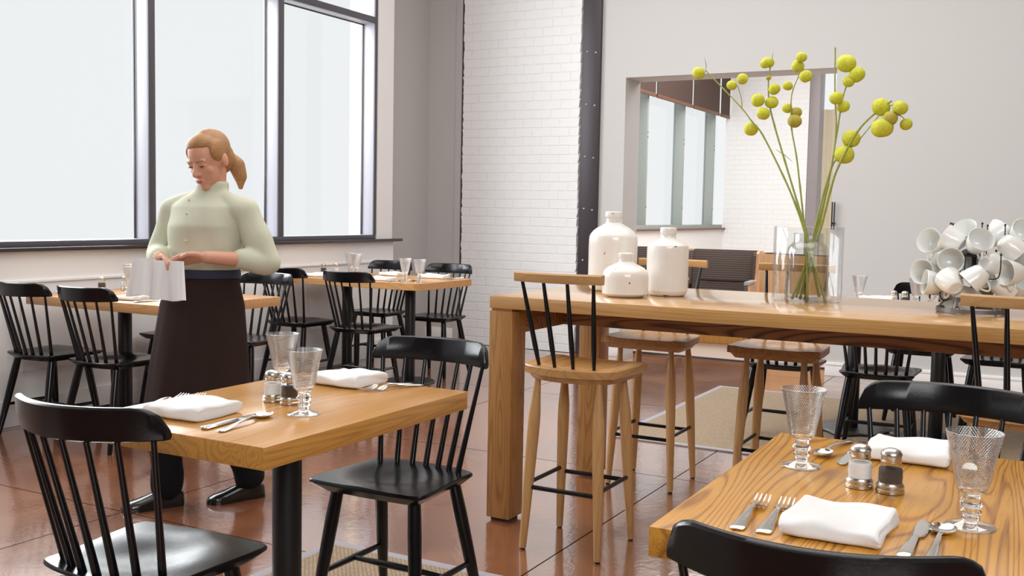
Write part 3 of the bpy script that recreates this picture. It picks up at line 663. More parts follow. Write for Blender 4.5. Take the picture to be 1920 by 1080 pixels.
def make_fork(label, L=0.2):
    t = thing('fork', label, 'fork'); k = L/0.2
    loft_flat([(-0.100, 0.0075, 0.0024, 0.0012), (-0.097, 0.0105, 0.0028, 0.0020), (-0.085, 0.0112, 0.0034, 0.0021), (-0.04, 0.0072, 0.0075, 0.0021), (0.0, 0.0038, 0.0125, 0.0022), (0.02, 0.0034, 0.0130, 0.0021), (0.028, 0.0060, 0.0118, 0.0016)]).build('handle', M['silver'], t)
    mb = MB(); loft_flat([(0.027, 0.0055, 0.0120, 0.0013), (0.034, 0.0112, 0.0090, 0.0010), (0.045, 0.0122, 0.0050, 0.0009), (0.052, 0.0122, 0.0034, 0.0009)], mb)
    for i in range(4):
        xo = (i-1.5)*0.0070
        loft_flat([(0.051, 0.0018, 0.0036, 0.0009, xo), (0.07, 0.0015, 0.0032, 0.0009, xo*0.98), (0.088, 0.0013, 0.0070, 0.0008, xo*0.95), (0.100, 0.0007, 0.0115, 0.0005, xo*0.93)], mb)
    mb.build('tines', M['silver'], t)
    for c in t.children: c.scale = (1.18, k, 1)
    return t
def make_knife(label):
    t = thing('table_knife', label, 'knife')
    loft_flat([(-0.115, 0.005, 0.0034, 0.0025), (-0.112, 0.0092, 0.004, 0.0036), (-0.09, 0.0098, 0.0042, 0.0040), (-0.03, 0.0072, 0.0042, 0.0040), (-0.005, 0.0055, 0.0042, 0.0038), (0.0, 0.0065, 0.0042, 0.0040), (0.004, 0.004, 0.0042, 0.0030)]).build('handle', M['silver'], t)
    loft_flat([(0.003, 0.0045, 0.0042, 0.0012), (0.012, 0.0085, 0.0040, 0.0009, 0.001), (0.06, 0.0098, 0.0036, 0.0008, 0.001), (0.09, 0.0095, 0.0034, 0.0007, 0.0005), (0.106, 0.0060, 0.0032, 0.0006, -0.002), (0.113, 0.0015, 0.0032, 0.0005, -0.005)]).build('blade', M['silver'], t)
    for c in t.children: c.scale = (1.22, 1, 1)
    return t
def make_spoon(label):
    t = thing('spoon', label, 'spoon')
    loft_flat([(-0.105, 0.0050, 0.0024, 0.0012), (-0.102, 0.0085, 0.0028, 0.0019), (-0.085, 0.0090, 0.0034, 0.0020), (-0.03, 0.0052, 0.0085, 0.0020), (0.02, 0.0032, 0.0125, 0.0020), (0.045, 0.0036, 0.0095, 0.0016), (0.052, 0.0055, 0.0085, 0.0012)]).build('handle', M['silver'], t)
    mb = MB(); n = 28; rings = []
    c = Vector((0, 0.078, 0)); a, b = 0.0190, 0.0300
    for s, dz in ((0.02, 0.0016), (0.4, 0.0022), (0.7, 0.0042), (0.9, 0.0072), (1.0, 0.0094)):
        rings.append([Vector((a*s*math.cos(2*PI*k/n)*(1-0.12*math.sin(2*PI*k/n)), 0.078+b*s*math.sin(2*PI*k/n), dz)) for k in range(n)])
    top = rings; bot = [[p+Vector((0, 0, -0.0013)) for p in r] for r in rings]
    mb.rings(list(bot)+list(reversed(top))).build('bowl', M['silver'], t, 60)
    for c in t.children: c.scale = (1.12, 1, 1)
    return t
def make_napkin(label, w, d, h=0.024, seed=0):
    """cloth folded in layers, one rounded fold along the front"""
    r = random.Random(seed); ph = [r.uniform(0, 6.28) for _ in range(8)]
    mb = MB(); nx, m = 48, 48; rings = []
    for i in range(nx+1):
        u = -1+2*i/nx; ue = math.copysign(1-(1-abs(u))**1.7, u); x = ue*w/2
        endf = min(1.0, (1-abs(ue))*14)**0.5*0.28+0.72 if abs(u) < 1 else 0.68
        rg = []
        for k in range(m):
            a = 2*PI*k/m; cy, cz = math.cos(a), math.sin(a)
            yy = math.copysign(abs(cy)**0.24, cy)*d/2; zf = math.copysign(abs(cz)**0.6, cz)
            side = max(abs(yy)/(d/2), 0) > 0.93 or abs(ue) > 0.96
            lay_ = math.exp(-((zf-0.32)/0.16)**2)+math.exp(-((zf+0.34)/0.16)**2)
            if cy > 0: yy *= 1-0.055*lay_*(abs(yy)/(d/2))**6 - 0.02*(zf > 0.3)
            xx = x*(1-0.050*lay_*abs(ue)**8) + 0.0030*math.sin(yy*42+ph[5]+zf)*abs(ue)**3
            yy += (0.0032*math.sin(x*38+ph[6]+zf*0.8)+0.0015*math.sin(x*90+ph[7]))*(abs(yy)/(d/2))**3
            top = (0.0030*math.sin(x*33+yy*19+ph[0])+0.0017*math.sin(x*71-yy*58+ph[1])+0.0010*math.sin(yy*120+x*25+ph[2]))
            rg.append(Vector((xx, yy, h*0.5+zf*h*0.5*endf + (top if zf > 0.2 else top*0.25 if zf > -0.5 else 0))))
        rings.append(rg)
    mb.rings(rings)
    o = mb.build('napkin', M['linen'], None, 80)
    return tag(o, label, 'napkin')
TZ = 0.7502
def put(o, x, y, rz=0.0, z=TZ, group=None):
    o.location = (x, y, z); o.rotation_euler = (0, 0, rz)
    if group: o['group'] = group
    return o
def aim(x0, y0, x1, y1): return ((x0+x1)/2, (y0+y1)/2, math.atan2(-(x1-x0), (y1-y0)))   # handle end to tip
def lay(src, a, label=None, group=None):
    x, y, rz = aim(*a); return dup(src, (x, y, TZ), rz, label, group)

# near left table
gb = make_goblet('ribbed glass goblet on the near left table, in front of the pepper shaker'); put(gb, -1.635, 1.965, 0, TZ, 'ribbed goblets')
dup(gb, (-1.895, 2.185, TZ), 0.4, 'ribbed glass goblet on the near left table, behind the salt and pepper shakers', 'ribbed goblets')
sh = make_shaker('glass salt shaker with pewter cap on the near left table', 'salt'); put(sh, -1.812, 2.052, 0, TZ, 'salt shakers')
pp = make_shaker('glass pepper shaker with pewter cap on the near left table, touching its goblet', 'pepper'); put(pp, -1.752, 2.048, 0, TZ, 'pepper shakers')
put(make_napkin('folded white linen napkin on the near left table, behind the foreground chair', 0.168, 0.165, 0.033, 1), -1.852, 1.815, 0.06, TZ, 'folded napkins')
put(make_napkin('folded white linen napkin on the near left table, beside the far chair', 0.165, 0.155, 0.033, 2), -1.822, 2.385, -0.03, TZ, 'folded napkins')
fk = make_fork('fork left of the napkin on the near left table, outermost'); x, y, r = aim(-1.992, 1.775, -2.035, 1.965); put(fk, x, y, r, TZ, 'forks')
lay(fk, (-1.945, 1.79, -2.002, 2.00), 'fork on the near left table half hidden by the near napkin', 'forks')
kn = make_knife('table knife right of the near napkin on the left table'); x, y, r = aim(-1.703, 1.70, -1.718, 1.925); put(kn, x, y, r, TZ, 'knives')
sp = make_spoon('spoon right of the knife on the near left table, bowl toward the goblet'); x, y, r = aim(-1.653, 1.70, -1.692, 1.905); put(sp, x, y, r, TZ, 'spoons')
lay(fk, (-1.635, 2.462, -1.690, 2.305), 'fork at the right corner of the near left table, outermost of two', 'forks')
lay(fk, (-1.668, 2.466, -1.722, 2.300), 'fork at the far end of the near left table, nearest the far napkin', 'forks')
lay(kn, (-1.922, 2.462, -1.925, 2.25), 'table knife behind the goblet on the near left table, beside the far napkin', 'knives')
lay(sp, (-1.960, 2.455, -1.966, 2.26), 'spoon at the far edge of the near left table', 'spoons')
# right foreground table
dup(gb, (-0.465, 2.105, TZ), 0.9, 'ribbed glass goblet on the right foreground table, left of the shakers', 'ribbed goblets')
dup(gb, (-0.128, 1.838, TZ), 0.2, 'large ribbed glass goblet at the right edge of the photo, right of the shakers', 'ribbed goblets')
dup(sh, (-0.333, 2.000, TZ), 0, 'glass salt shaker with pewter cap on the right foreground table', 'salt shakers')
dup(pp, (-0.277, 1.992, TZ), 0, 'glass pepper shaker with pewter cap on the right foreground table', 'pepper shakers')
put(make_napkin('folded white linen napkin in the right foreground, between forks and knife', 0.152, 0.178, 0.029, 5), -0.312, 1.705, -0.03, TZ, 'folded napkins')
put(make_napkin('folded white linen napkin behind the shakers on the right foreground table', 0.158, 0.165, 0.031, 6), -0.285, 2.315, 0.02, TZ, 'folded napkins')
lay(fk, (-0.455, 1.615, -0.462, 1.805), 'small fork on the right foreground table, outermost left', 'forks')
lay(fk, (-0.412, 1.603, -0.421, 1.822), 'fork between the small fork and the napkin on the right foreground table', 'forks')
lay(kn, (-0.200, 1.603, -0.194, 1.825), 'table knife right of the napkin in the right foreground', 'knives')
lay(sp, (-0.163, 1.60, -0.163, 1.800), 'spoon right of the knife in the right foreground', 'spoons')
lay(sp, (-0.425, 2.392, -0.448, 2.205), 'spoon beside the left goblet on the right foreground table', 'spoons')
lay(kn, (-0.394, 2.380, -0.398, 2.150), 'table knife behind the salt shaker on the right foreground table', 'knives')
lay(fk, (-0.160, 2.395, -0.165, 2.20), 'fork behind the large right goblet, right of the far napkin', 'forks')
# window table
G2 = 'ribbed goblets'
dup(gb, (-4.60, 4.05, TZ), 0.1, 'ribbed glass goblet on the window table, just left of the waitress', G2)
dup(gb, (-4.80, 4.22, TZ), 0.5, 'ribbed glass goblet on the window table, partly behind another goblet', G2)
dup(pp, (-4.955, 4.15, TZ), 0, 'small glass pepper shaker on the window table against the white wall', 'pepper shakers')
dup(sh, (-4.90, 4.27, TZ), 0, 'small glass salt shaker on the window table against the white wall', 'salt shakers')
put(make_napkin('folded white napkin on the window table, right in front of its goblet', 0.17, 0.15, 0.028, 8), -4.34, 3.87, 0.1, TZ, 'folded napkins')
put(make_napkin('folded white napkin at the far edge of the window table, left of the waitress', 0.17, 0.14, 0.028, 9), -4.56, 4.38, 0.0, TZ, 'folded napkins')
put(make_napkin('folded white napkin at the left end of the window table, behind a black chair', 0.16, 0.14, 0.028, 10), -4.83, 3.90, 0.1, TZ, 'folded napkins')
lay(kn, (-4.215, 3.735, -4.225, 3.95), 'table knife at the front edge of the window table beside the napkin', 'knives')
lay(fk, (-4.465, 3.74, -4.478, 3.93), 'fork left of the napkin on the window table', 'forks')
lay(fk, (-4.955, 3.735, -4.965, 3.93), 'fork at the left end of the window table', 'forks')
# corner table
dup(gb, (-4.155, 6.085, TZ), 0.3, 'ribbed glass goblet on the corner table, left of the right pair', G2)
dup(gb, (-3.990, 6.020, TZ), 0.8, 'ribbed glass goblet at the right end of the corner table, rightmost of the pair', G2)
dup(gb, (-4.79, 6.36, TZ), 0.0, 'ribbed glass goblet at the left of the corner table, nearer of two', G2)
dup(gb, (-4.90, 6.43, TZ), 0.6, 'ribbed glass goblet at the left of the corner table, behind its twin', G2)
dup(pp, (-5.04, 6.28, TZ), 0, 'small glass pepper shaker on the corner table against the wall', 'pepper shakers')
dup(sh, (-4.985, 6.37, TZ), 0, 'small glass salt shaker on the corner table against the wall', 'salt shakers')
put(make_napkin('folded white napkin at the front of the corner table, left of two goblets', 0.17, 0.14, 0.024, 11), -4.30, 6.01, 0.0, TZ, 'folded napkins')
put(make_napkin('folded white napkin at the right end of the corner table, before the brick pier', 0.19, 0.13, 0.030, 12), -4.14, 6.46, 0.1, TZ, 'folded napkins')
put(make_napkin('folded white napkin at the left end of the corner table', 0.17, 0.14, 0.026, 13), -4.86, 6.02, 0.0, TZ, 'folded napkins')
put(make_napkin('folded white napkin at the far edge of the corner table, below the sill end', 0.17, 0.13, 0.026, 14), -4.55, 6.50, 0.0, TZ, 'folded napkins')
lay(kn, (-4.175, 5.92, -4.18, 6.12), 'table knife at the front of the corner table', 'knives')
lay(sp, (-4.08, 5.92, -4.085, 6.10), 'spoon at the front corner of the corner table', 'spoons')
lay(fk, (-4.43, 5.92, -4.435, 6.10), 'fork left of the front napkin on the corner table', 'forks')
lay(kn, (-3.99, 6.60, -4.0, 6.38), 'table knife at the right end of the corner table', 'knives')
# table beyond the bar
dup(gb, (-1.125, 6.46, TZ), 0.0, 'ribbed glass goblet beyond the bar table, right of the glass vase', G2)
dup(gb, (-0.795, 6.40, TZ), 0.4, 'ribbed glass goblet beyond the bar table, at the left of the mug rack', G2)
put(make_napkin('folded white napkin on the table beyond the bar', 0.19, 0.15, 0.045, 15), -1.01, 6.42, 0.0, TZ, 'folded napkins')
dup(sh, (-0.925, 6.44, TZ), 0, 'small glass salt shaker on the table beyond the bar', 'salt shakers')
dup(pp, (-0.862, 6.43, TZ), 0, 'small glass pepper shaker on the table beyond the bar', 'pepper shakers')

# ------------------------------------------------------------------ white jars on the bar table
def jar(label, x, y, prof, chips, group='cream ceramic jars'):
    t = thing('ceramic_jar', label, 'jar', (x, y, BZ), 0, group)
    pr = [(p.x, p.y) for p in smooth_path([(a, b, 0) for a, b in prof], 4)]
    pr = [(max(a, 0.001), b) for a, b in pr]
    MB().lathe(pr, n=56).build('body', M['ceramic'], t, 60)
    lipz = prof[-4][1]; r = prof[-4][0]
    view = Vector((-x, -y, 0)).normalized(); side = Vector((-view.y, view.x, 0))
    for a, z, sx, sz in chips:
        rr = np.interp(z, [q[1] for q in pr[:len(pr)-8]], [q[0] for q in pr[:len(pr)-8]])
        d = view*math.cos(a)+side*math.sin(a)
        q = Matrix.Rotation(math.atan2(d.y, d.x), 4, 'Z')
        rc = random.Random(int(z*1e4)); mb = MB()
        for k in range(4):
            o = Vector((0, rc.uniform(-sx, sx)*0.8, rc.uniform(-sz, sz)*0.8))
            mb.ball(q @ (Vector((rr-0.0010, 0, z))+o), (0.0016, sx*rc.uniform(0.3, 0.6), sz*rc.uniform(0.3, 0.6)), 10, 6, M=q)
        mb.build('glaze_chip', M['chip'], t)
    return t
def jar_prof(R, H, rn, rl, sh, neck0, lip0, bot=0.92):
    return [(0.0, 0.0), (R*0.6, 0.0), (R*bot*0.93, 0.002), (R*0.985, H*0.05+0.004), (R, H*0.12), (R, H*sh*0.6), (R*0.995, H*sh), (R*0.93, H*(sh+(neck0-sh)*0.33)), (R*0.72, H*(sh+(neck0-sh)*0.62)), (rn*1.12, H*(sh+(neck0-sh)*0.9)), (rn, H*neck0+0.004), (rn, H*lip0-0.002), (rl, H*lip0+0.003), (rl*1.01, H*0.975), (rl*0.96, H), (rn*0.82, H*0.995), (rn*0.78, H*lip0), (0.002, H*lip0-0.004)]
jar('tall cream ceramic jar, largest of three on the bar table, with narrow neck', -1.785, 4.225, jar_prof(0.107, 0.345, 0.034, 0.0375, 0.64, 0.875, 0.925), [(0.15, 0.30, 0.010, 0.0015), (-0.35, 0.165, 0.004, 0.007), (0.02, 0.338, 0.009, 0.002)])
jar('small squat cream ceramic jar, front of three on the bar table', -1.605, 3.935, jar_prof(0.094, 0.178, 0.029, 0.0305, 0.48, 0.82, 0.88, 0.85), [(0.22, 0.062, 0.006, 0.005), (-0.5, 0.115, 0.004, 0.004)])
jar('straight-sided cream ceramic jar, rightmost of three on the bar table', -1.495, 4.125, jar_prof(0.0865, 0.283, 0.032, 0.034, 0.70, 0.86, 0.91), [(0.35, 0.205, 0.007, 0.004), (-0.05, 0.006, 0.016, 0.004)])

# ------------------------------------------------------------------ glass vase with balloon-pod branches
VX, VY = -0.942, 4.235
t = thing('glass_vase', 'wide clear glass cylinder vase on the bar table, branches standing inside', 'vase', (VX, VY, BZ))
MB().lathe([(0.001, 0.0), (0.128, 0.0), (0.1355, 0.004), (0.1365, 0.012), (0.1365, 0.297), (0.1355, 0.2985), (0.1335, 0.297), (0.1335, 0.018), (0.126, 0.011), (0.001, 0.010)], n=72, cap=False).build('cylinder', M['glass'], t, 50)
t = thing('glass_bottle', 'narrower clear glass bottle standing inside the wide glass vase', 'bottle', (VX, VY, BZ+0.0115))
MB().lathe([(0.001, 0.0), (0.076, 0.0), (0.083, 0.006), (0.083, 0.185), (0.079, 0.205), (0.066, 0.219), (0.058, 0.228), (0.0575, 0.262), (0.0555, 0.262), (0.056, 0.228), (0.064, 0.217), (0.077, 0.203), (0.081, 0.185), (0.081, 0.008), (0.074, 0.004), (0.001, 0.004)], n=64, cap=False).build('bottle_glass', M['glass'], t, 50)
def pod_mesh(c, r, mat, parent, rnd):
    ax = Euler((rnd.uniform(-0.6, 0.6), rnd.uniform(-0.6, 0.6), rnd.uniform(0, 6)), 'XYZ').to_matrix().to_4x4()
    rings = []; u, v = 32, 14; sq = rnd.uniform(0.9, 1.0); p1, p2 = rnd.uniform(0, 6), rnd.uniform(0, 6)
    for i in range(v+1):
        th = PI*i/v; ring = []
        for k in range(u):
            a = 2*PI*k/u
            rr = r*(1 + 0.045*abs(math.sin(3*a+p1)) - 0.03 + 0.05*math.sin(2*a+p2)*math.sin(th)*0.5)
            s = max(math.sin(th), 1e-3)
            z = -math.cos(th)*r*sq; z *= 1 - 0.12*(1-s)**2
            ring.append(c + (ax @ Vector((rr*s*math.cos(a), rr*s*math.sin(a), z))))
        rings.append(ring)
    mb = MB(); mb.rings(rings); return mb.build('pod', M[mat], parent, 70)
def branch(label, pts, r0, r1, pods, dy0, twigs=(), leaves=()):
    t = thing('balloon_plant_branch', label, 'branch', (VX, VY, BZ+0.016), 0, 'branches in the glass vase')
    base = Vector((VX, VY, BZ+0.016)); n = len(pts); rnd = random.Random(int(pts[0][0]*10))
    P = []
    for i, (px, py) in enumerate(pts):
        f = i/(n-1); P.append(at_y(px, py, VY+dy0*max(0, 1-f*1.6)*-0.4+dy0*f) - base)
    P = smooth_path(P, 5); m = len(P)
    MB().tube(P, [r0+(r1-r0)*i/(m-1)+(0.0007 if i % 5 == 0 else 0) for i in range(m)], 10).build('stem', M['stem'], t, 60)
    for tw in twigs:
        Q = smooth_path([at_y(px, py, VY+dy0*0.85) - base for px, py in tw], 5)
        MB().tube(Q, [0.0022-0.0008*i/(len(Q)-1) for i in range(len(Q))], 8).build('twig', M['stem'], t, 60)
    for lf in leaves:
        Q = smooth_path([at_y(px, py, VY+dy0*0.8) - base for px, py in lf], 6); k = len(Q)-1
        mb = MB(); mb.rings([[q+Vector((0, 0.0045*math.sin(PI*min(1, (i+0.6)/(k+0.8)))*c, 0.004*math.sin(PI*min(1, (i+0.6)/(k+0.8)))*s_)) for c, s_ in ((1, 0.2), (0, 0.5), (-1, -0.2), (0, -0.5))] for i, q in enumerate(Q)])
        mb.build('leaf', M['leaf'], t, 60)
    for px, py, rp, *k in pods:
        c = at_y(px, py, VY+dy0*0.85+rnd.uniform(-0.018, 0.018)) - base
        pod_mesh(c, rp/466.0, 'pod_brown' if k else 'pod', t, rnd)
    return t
branch('branch leaning furthest left out of the glass vase, pods at its tip', [(1547, 563), (1527, 495), (1508, 432), (1492, 385), (1470, 333), (1430, 253), (1410, 228), (1391, 203), (1357, 167), (1323, 132)], 0.0052, 0.0020,
       [(1310, 137, 12.5), (1372, 160, 10), (1392, 148, 11), (1408, 242, 13.5)], 0.03, [[(1391, 203), (1390, 185), (1383, 160)]], [[(1323, 133), (1324, 122), (1321, 108)], [(1455, 281), (1470, 290), (1488, 305)]])
branch('second branch from the left, a dense pod cluster below its leafy tip', [(1536, 557), (1522, 490), (1511, 432), (1495, 380), (1471, 300), (1452, 235), (1442, 190), (1441, 146), (1444, 128), (1447, 112)], 0.0050, 0.0022,
       [(1440, 117, 11.5), (1434, 120, 9), (1441, 146, 5, 1), (1452, 167, 11), (1447, 192, 12.5), (1421, 188, 13), (1431, 213, 13)], -0.04, [], [[(1446, 118), (1448, 108), (1450, 97)]])
branch('upright branch with brownish pods halfway and three pods at its tip', [(1514, 563), (1512, 490), (1508, 425), (1500, 350), (1493, 291), (1484, 240), (1483, 196), (1486, 171), (1497, 144)], 0.0046, 0.0018,
       [(1503, 107, 10), (1496, 124, 12), (1511, 143, 12), (1477, 161, 9.5), (1476, 203, 10), (1493, 211, 11, 1), (1490, 227, 13, 1)], 0.06, [[(1497, 144), (1499, 128), (1503, 112)]])
branch('tallest straight bare-tipped branch in the glass vase', [(1493, 557), (1510, 500), (1528, 428), (1545, 360), (1561, 302), (1568, 236), (1565.5, 180), (1566, 89)], 0.0050, 0.0026, [(1568, 184, 13)], -0.01)
branch('branch beside the tallest one, three big pods at its tip', [(1485, 560), (1506, 508), (1533, 425), (1555, 330), (1570, 245), (1580, 184), (1592, 149)], 0.0050, 0.0024,
       [(1587, 119, 18), (1607, 140, 15), (1591, 153, 11), (1581, 200, 12)], 0.03)
branch('branch leaning furthest right, five pods clustered at its tip', [(1500, 560), (1516, 500), (1541, 420), (1557, 357), (1572, 312), (1607, 248), (1640, 213), (1672, 189)], 0.0056, 0.0034,
       [(1652, 201, 16), (1688, 202, 14), (1669, 222, 13, 1), (1654, 240, 19), (1699, 233, 11)], -0.05, [[(1661, 200), (1680, 196), (1688, 200)], [(1672, 212), (1690, 218), (1697, 226)]])
branch('lower right branch carrying two large pods close to the vase', [(1508, 562), (1520, 500), (1536, 425), (1552, 350), (1563, 306), (1590, 282), (1611, 262), (1647, 218)], 0.0040, 0.0016,
       [(1596, 260, 17), (1583, 290, 18)], 0.02)

# ------------------------------------------------------------------ mug rack
RX, RY = -0.322, 4.142
rk = thing('cup_drying_rack', 'dark iron cup drying rack hung with white cups on the bar table', 'rack', (RX, RY, BZ))
def ringband(r, z0, z1, th=0.003):
    return MB().lathe([(r-th, z0), (r, z0), (r, z1), (r-th, z1), (r-th, z0)], n=64, cap=False)
ringband(0.122, 0.004, 0.018).build('base_ring', M['iron'], rk, 40)
ringband(0.085, 0.045, 0.058).build('upper_ring', M['iron'], rk, 40)
for k in range(5):
    a = 2*PI*k/5+0.5
    MB().tube([(0.119*math.cos(a), 0.119*math.sin(a), 0.0), (0.112*math.cos(a), 0.112*math.sin(a), 0.02), (0.084*math.cos(a), 0.084*math.sin(a), 0.056)], 0.0045, 8).build('strut', M['iron'], rk)
MB().tube([(0, 0, 0.05), (0, 0, 0.285)], 0.008, 12).build('post', M['iron_dark'], rk)
mb = MB()
for z in (0.052, 0.13, 0.21):
    for k in range(4):
        a = 2*PI*k/4+z*9; R = 0.085 if z < 0.1 else 0.05
        mb.tube([(0, 0, z), (R*math.cos(a), R*math.sin(a), z)], 0.003, 8)
mb.build('spoke', M['iron_dark'], rk)
for z, R in ((0.13, 0.05), (0.21, 0.05)): ringband(R, z-0.004, z+0.004).build('hub_ring', M['iron_dark'], rk, 40)
tips = [(1783, 419, -0.02), (1787, 420, 0.06), (1842, 419, 0.05), (1852, 423, 0.03), (1885, 422, 0.0), (1810, 477, -0.11), (1877, 478, -0.10), (1772, 500, 0.0), (1868, 470, 0.10), (1800, 500, 0.12)]
for px, py, dy in tips:
    tip = at_y(px, py, RY+dy) - Vector((RX, RY, BZ)); h = Vector((tip.x, tip.y, 0)); hn = h.normalized()*0.05 if h.length > 0.02 else Vector((0.02, 0, 0))
    zb = 0.21 if tip.z > 0.25 else 0.13
    P = smooth_path([hn+Vector((0, 0, zb)), h*0.8+hn*0.2+Vector((0, 0, zb+0.002)), h+Vector((0, 0, zb+0.03)), tip], 4)
    pr = MB().tube(P, 0.0021, 8).build('prong', M['iron_dark'], rk, 60)
    MB().ball(tip, 0.0042, 12, 8).build('ball_tip', M['iron_dark'], pr)
for a in (2.6, 3.6): MB().tube(smooth_path([(0.08*math.cos(a), 0.08*math.sin(a), 0.05), (0.10*math.cos(a), 0.10*math.sin(a), 0.042), (0.115*math.cos(a), 0.115*math.sin(a), 0.055), (0.116*math.cos(a), 0.116*math.sin(a), 0.075)], 4), 0.0025, 8).build('prong', M['iron_dark'], rk, 60)
def make_cup(label):
    t = thing('white_cup', label, 'cup'); t.scale = (1.14, 1.14, 1.14)
    MB().lathe([(0.001, -0.028), (0.016, -0.028), (0.0175, -0.030), (0.0225, -0.030), (0.0245, -0.028), (0.030, -0.018), (0.0365, 0.002), (0.0405, 0.026), (0.0412, 0.031), (0.0402, 0.0316), (0.0385, 0.029), (0.0345, 0.003), (0.028, -0.016), (0.020, -0.0245), (0.001, -0.0255)], n=44).build('bowl', M['cup'], t, 50)
    pts = [(0, 0.038+0.020*math.sin(PI*k/10), 0.018-0.030*k/10) for k in range(11)]
    pts[0] = (0, 0.0375, 0.018); pts[-1] = (0, 0.0325, -0.012)
    MB().tube(pts, [0.0042]*11, 10, flat=0.75).build('handle', M['cup'], t, 60)
    return t
cups = [
 (1750, 455, 0.0, (-.45, .25, .85), 'opening toward the viewer at the upper left of the rack'), (1788, 451, -.02, (-.80, .42, -.2), 'tilted up-left at the top, right of the upper left cup'),
 (1833, 457, -.05, (.35, .5, .78), 'top centre, its open mouth tilted to the upper right'), (1813, 440, .06, (-.3, .6, .6), 'half hidden behind the top centre cup'),
 (1785, 487, -.06, (-.1, -.05, .98), 'wide open mouth facing the viewer, middle left'), (1738, 511, .0, (-.5, .1, .85), 'leftmost of all, mouth to the viewer'),
 (1752, 531, -.04, (-.85, .1, .25), 'lower left, seen from its side'), (1784, 531, -.10, (-.45, .5, -.72), 'lower front, its foot facing the viewer'),
 (1831, 518, -.10, (-.62, -.6, .05), 'lower centre, tilted down to the left'), (1857, 495, -.04, (.5, -.1, -.6), 'right of the centre, seen from behind'),
 (1822, 492, .03, (-.2, .2, .9), 'shaded inside, behind the lower centre cup'), (1893, 462, -.02, (.6, -.55, -.25), 'upper right, tilted down to the right'),
 (1899, 511, -.06, (-.75, 0, .65), 'right side, mouth turned to the left'), (1914, 440, .05, (.3, .4, .6), 'topmost at the right edge of the photo'),
 (1911, 480, .05, (.7, 0, .3), 'at the right photo edge below the topmost'), (1878, 536, -.03, (.6, -.3, -.4), 'low on the right beside the post'),
 (1845, 541, .05, (.2, -.5, .5), 'low behind the post of the rack'), (1912, 541, 0, (.2, .6, .4), 'lowest at the right edge'),
 (1808, 556, -.03, (.5, -.4, -.3), 'low, just left of the stool crest'), (1789, 553, .05, (-.5, -.2, .3), 'low at the back left, under the front cup'),
 (1868, 441, .07, (.4, .5, -.3), 'high at the back right'), (1764, 490, .07, (-.6, 0, -.2), 'at the back left between two open mouths'),
]
vt = Vector((-RX, -RY, 0)).normalized(); vr = Vector((0, 0, 1)).cross(vt)
def orient(d):
    z = (vr*d[0]+Vector((0, 0, 1))*d[1]+vt*d[2]).normalized(); 
    inward = Vector((0, 0, -1)); y = inward - z*inward.dot(z)
    if y.length < 0.1: y = -vt - z*(-vt).dot(z)
    y.normalize(); x = y.cross(z); return Matrix((x, y, z)).transposed().to_euler()
cup0 = None
for px, py, dy, d, lb in cups:
    c = at_y(px, py, RY+dy); e = orient(d); lab = 'white cup on the rack, ' + lb
    if cup0 is None:
        cup0 = make_cup(lab); cup0.location = c; cup0.rotation_euler = e; cup0['group'] = 'white cups on the drying rack'
    else: dup(cup0, c, 0, lab, 'white cups on the drying rack', rot=e)

# ------------------------------------------------------------------ wing chairs in the rear room
def wing_chair(label, x, y, rz):
    t = thing('wing_chair', label, 'armchair', (x, y, 0), rz, 'tweed wing chairs in the rear room')     # faces -Y
    W = 0.36
    MB().box(-0.30, -0.22, 0.0, 0.30, 0.30, 0.20, 0.008).build('base', M['honey'], t)
    MB().box(-W+0.03, -0.34, 0.20, W-0.03, 0.30, 0.40, 0.03, 3).build('seat', M['tweed'], t)
    mb = MB(); R = []
    for z, y0, hw in ((0.38, 0.20, 0.315), (0.55, 0.225, 0.315), (0.75, 0.262, 0.318), (0.89, 0.29, 0.322), (0.905, 0.30, 0.318)):
        R.append([Vector((-hw, y0-0.03, z)), Vector((-hw*0.5, y0, z)), Vector((0, y0+0.008, z)), Vector((hw*0.5, y0, z)), Vector((hw, y0-0.03, z)), Vector((hw, y0+0.07, z)), Vector((0, y0+0.09, z)), Vector((-hw, y0+0.07, z))])
    mb.rings(R).build('back', M['tweed'], t, 40)
    MB().box(-W, 0.36, 0.10, W, 0.385, 0.895, 0.006).build('back_shell', M['shell'], t)
    MB().box(-0.31, 0.215, 0.592, 0.31, 0.235, 0.600).build('seam', M['chip'], t)
    for s in (-1, 1):
        mb = MB(); pr = [(-0.34, 0.10), (-0.34, 0.585), (-0.10, 0.595), (0.02, 0.63), (0.06, 0.72), (0.08, 0.88), (0.12, 0.905), (0.36, 0.905), (0.34, 0.10)]
        mb.rings([[Vector((s*W+dx, yy, zz)) for yy, zz in pr] for dx in (-0.012, 0.012)])
        mb.build('wing_shell', M['shell'], t, 30)
        mb = MB(); pr2 = [(0.05, 0.55), (0.09, 0.86), (0.12, 0.89), (0.30, 0.89), (0.28, 0.55)]
        mb.rings([[Vector((s*(W-0.025)+dx, yy, zz)) for yy, zz in pr2] for dx in (-0.016, 0.014)]).build('wing_pad', M['tweed'], t, 30)
        MB().box(s*W-0.055 if s > 0 else s*W-0.01, -0.33, 0.585, s*W+0.01 if s > 0 else s*W+0.055, 0.04, 0.625, 0.012, 3).build('arm_pad', M['cushion'], t)
        MB().box(s*W-0.05 if s > 0 else s*W+0.012, -0.33, 0.36, s*W-0.012 if s > 0 else s*W+0.05, 0.04, 0.585, 0.008).build('arm_side', M['tweed'], t)
    return t
wc = wing_chair('brown tweed wing chair in pale wood shell, facing out through the opening', -3.10, 10.05, 0.10)
dup(wc, (-3.92, 10.15, 0), 0.12, 'brown tweed wing chair glimpsed between the cream jars', 'tweed wing chairs in the rear room')
dup(wc, (-2.19, 10.14, 0), PI-0.30, 'pale wood wing chair seen from its back behind the glass vase', 'tweed wing chairs in the rear room')

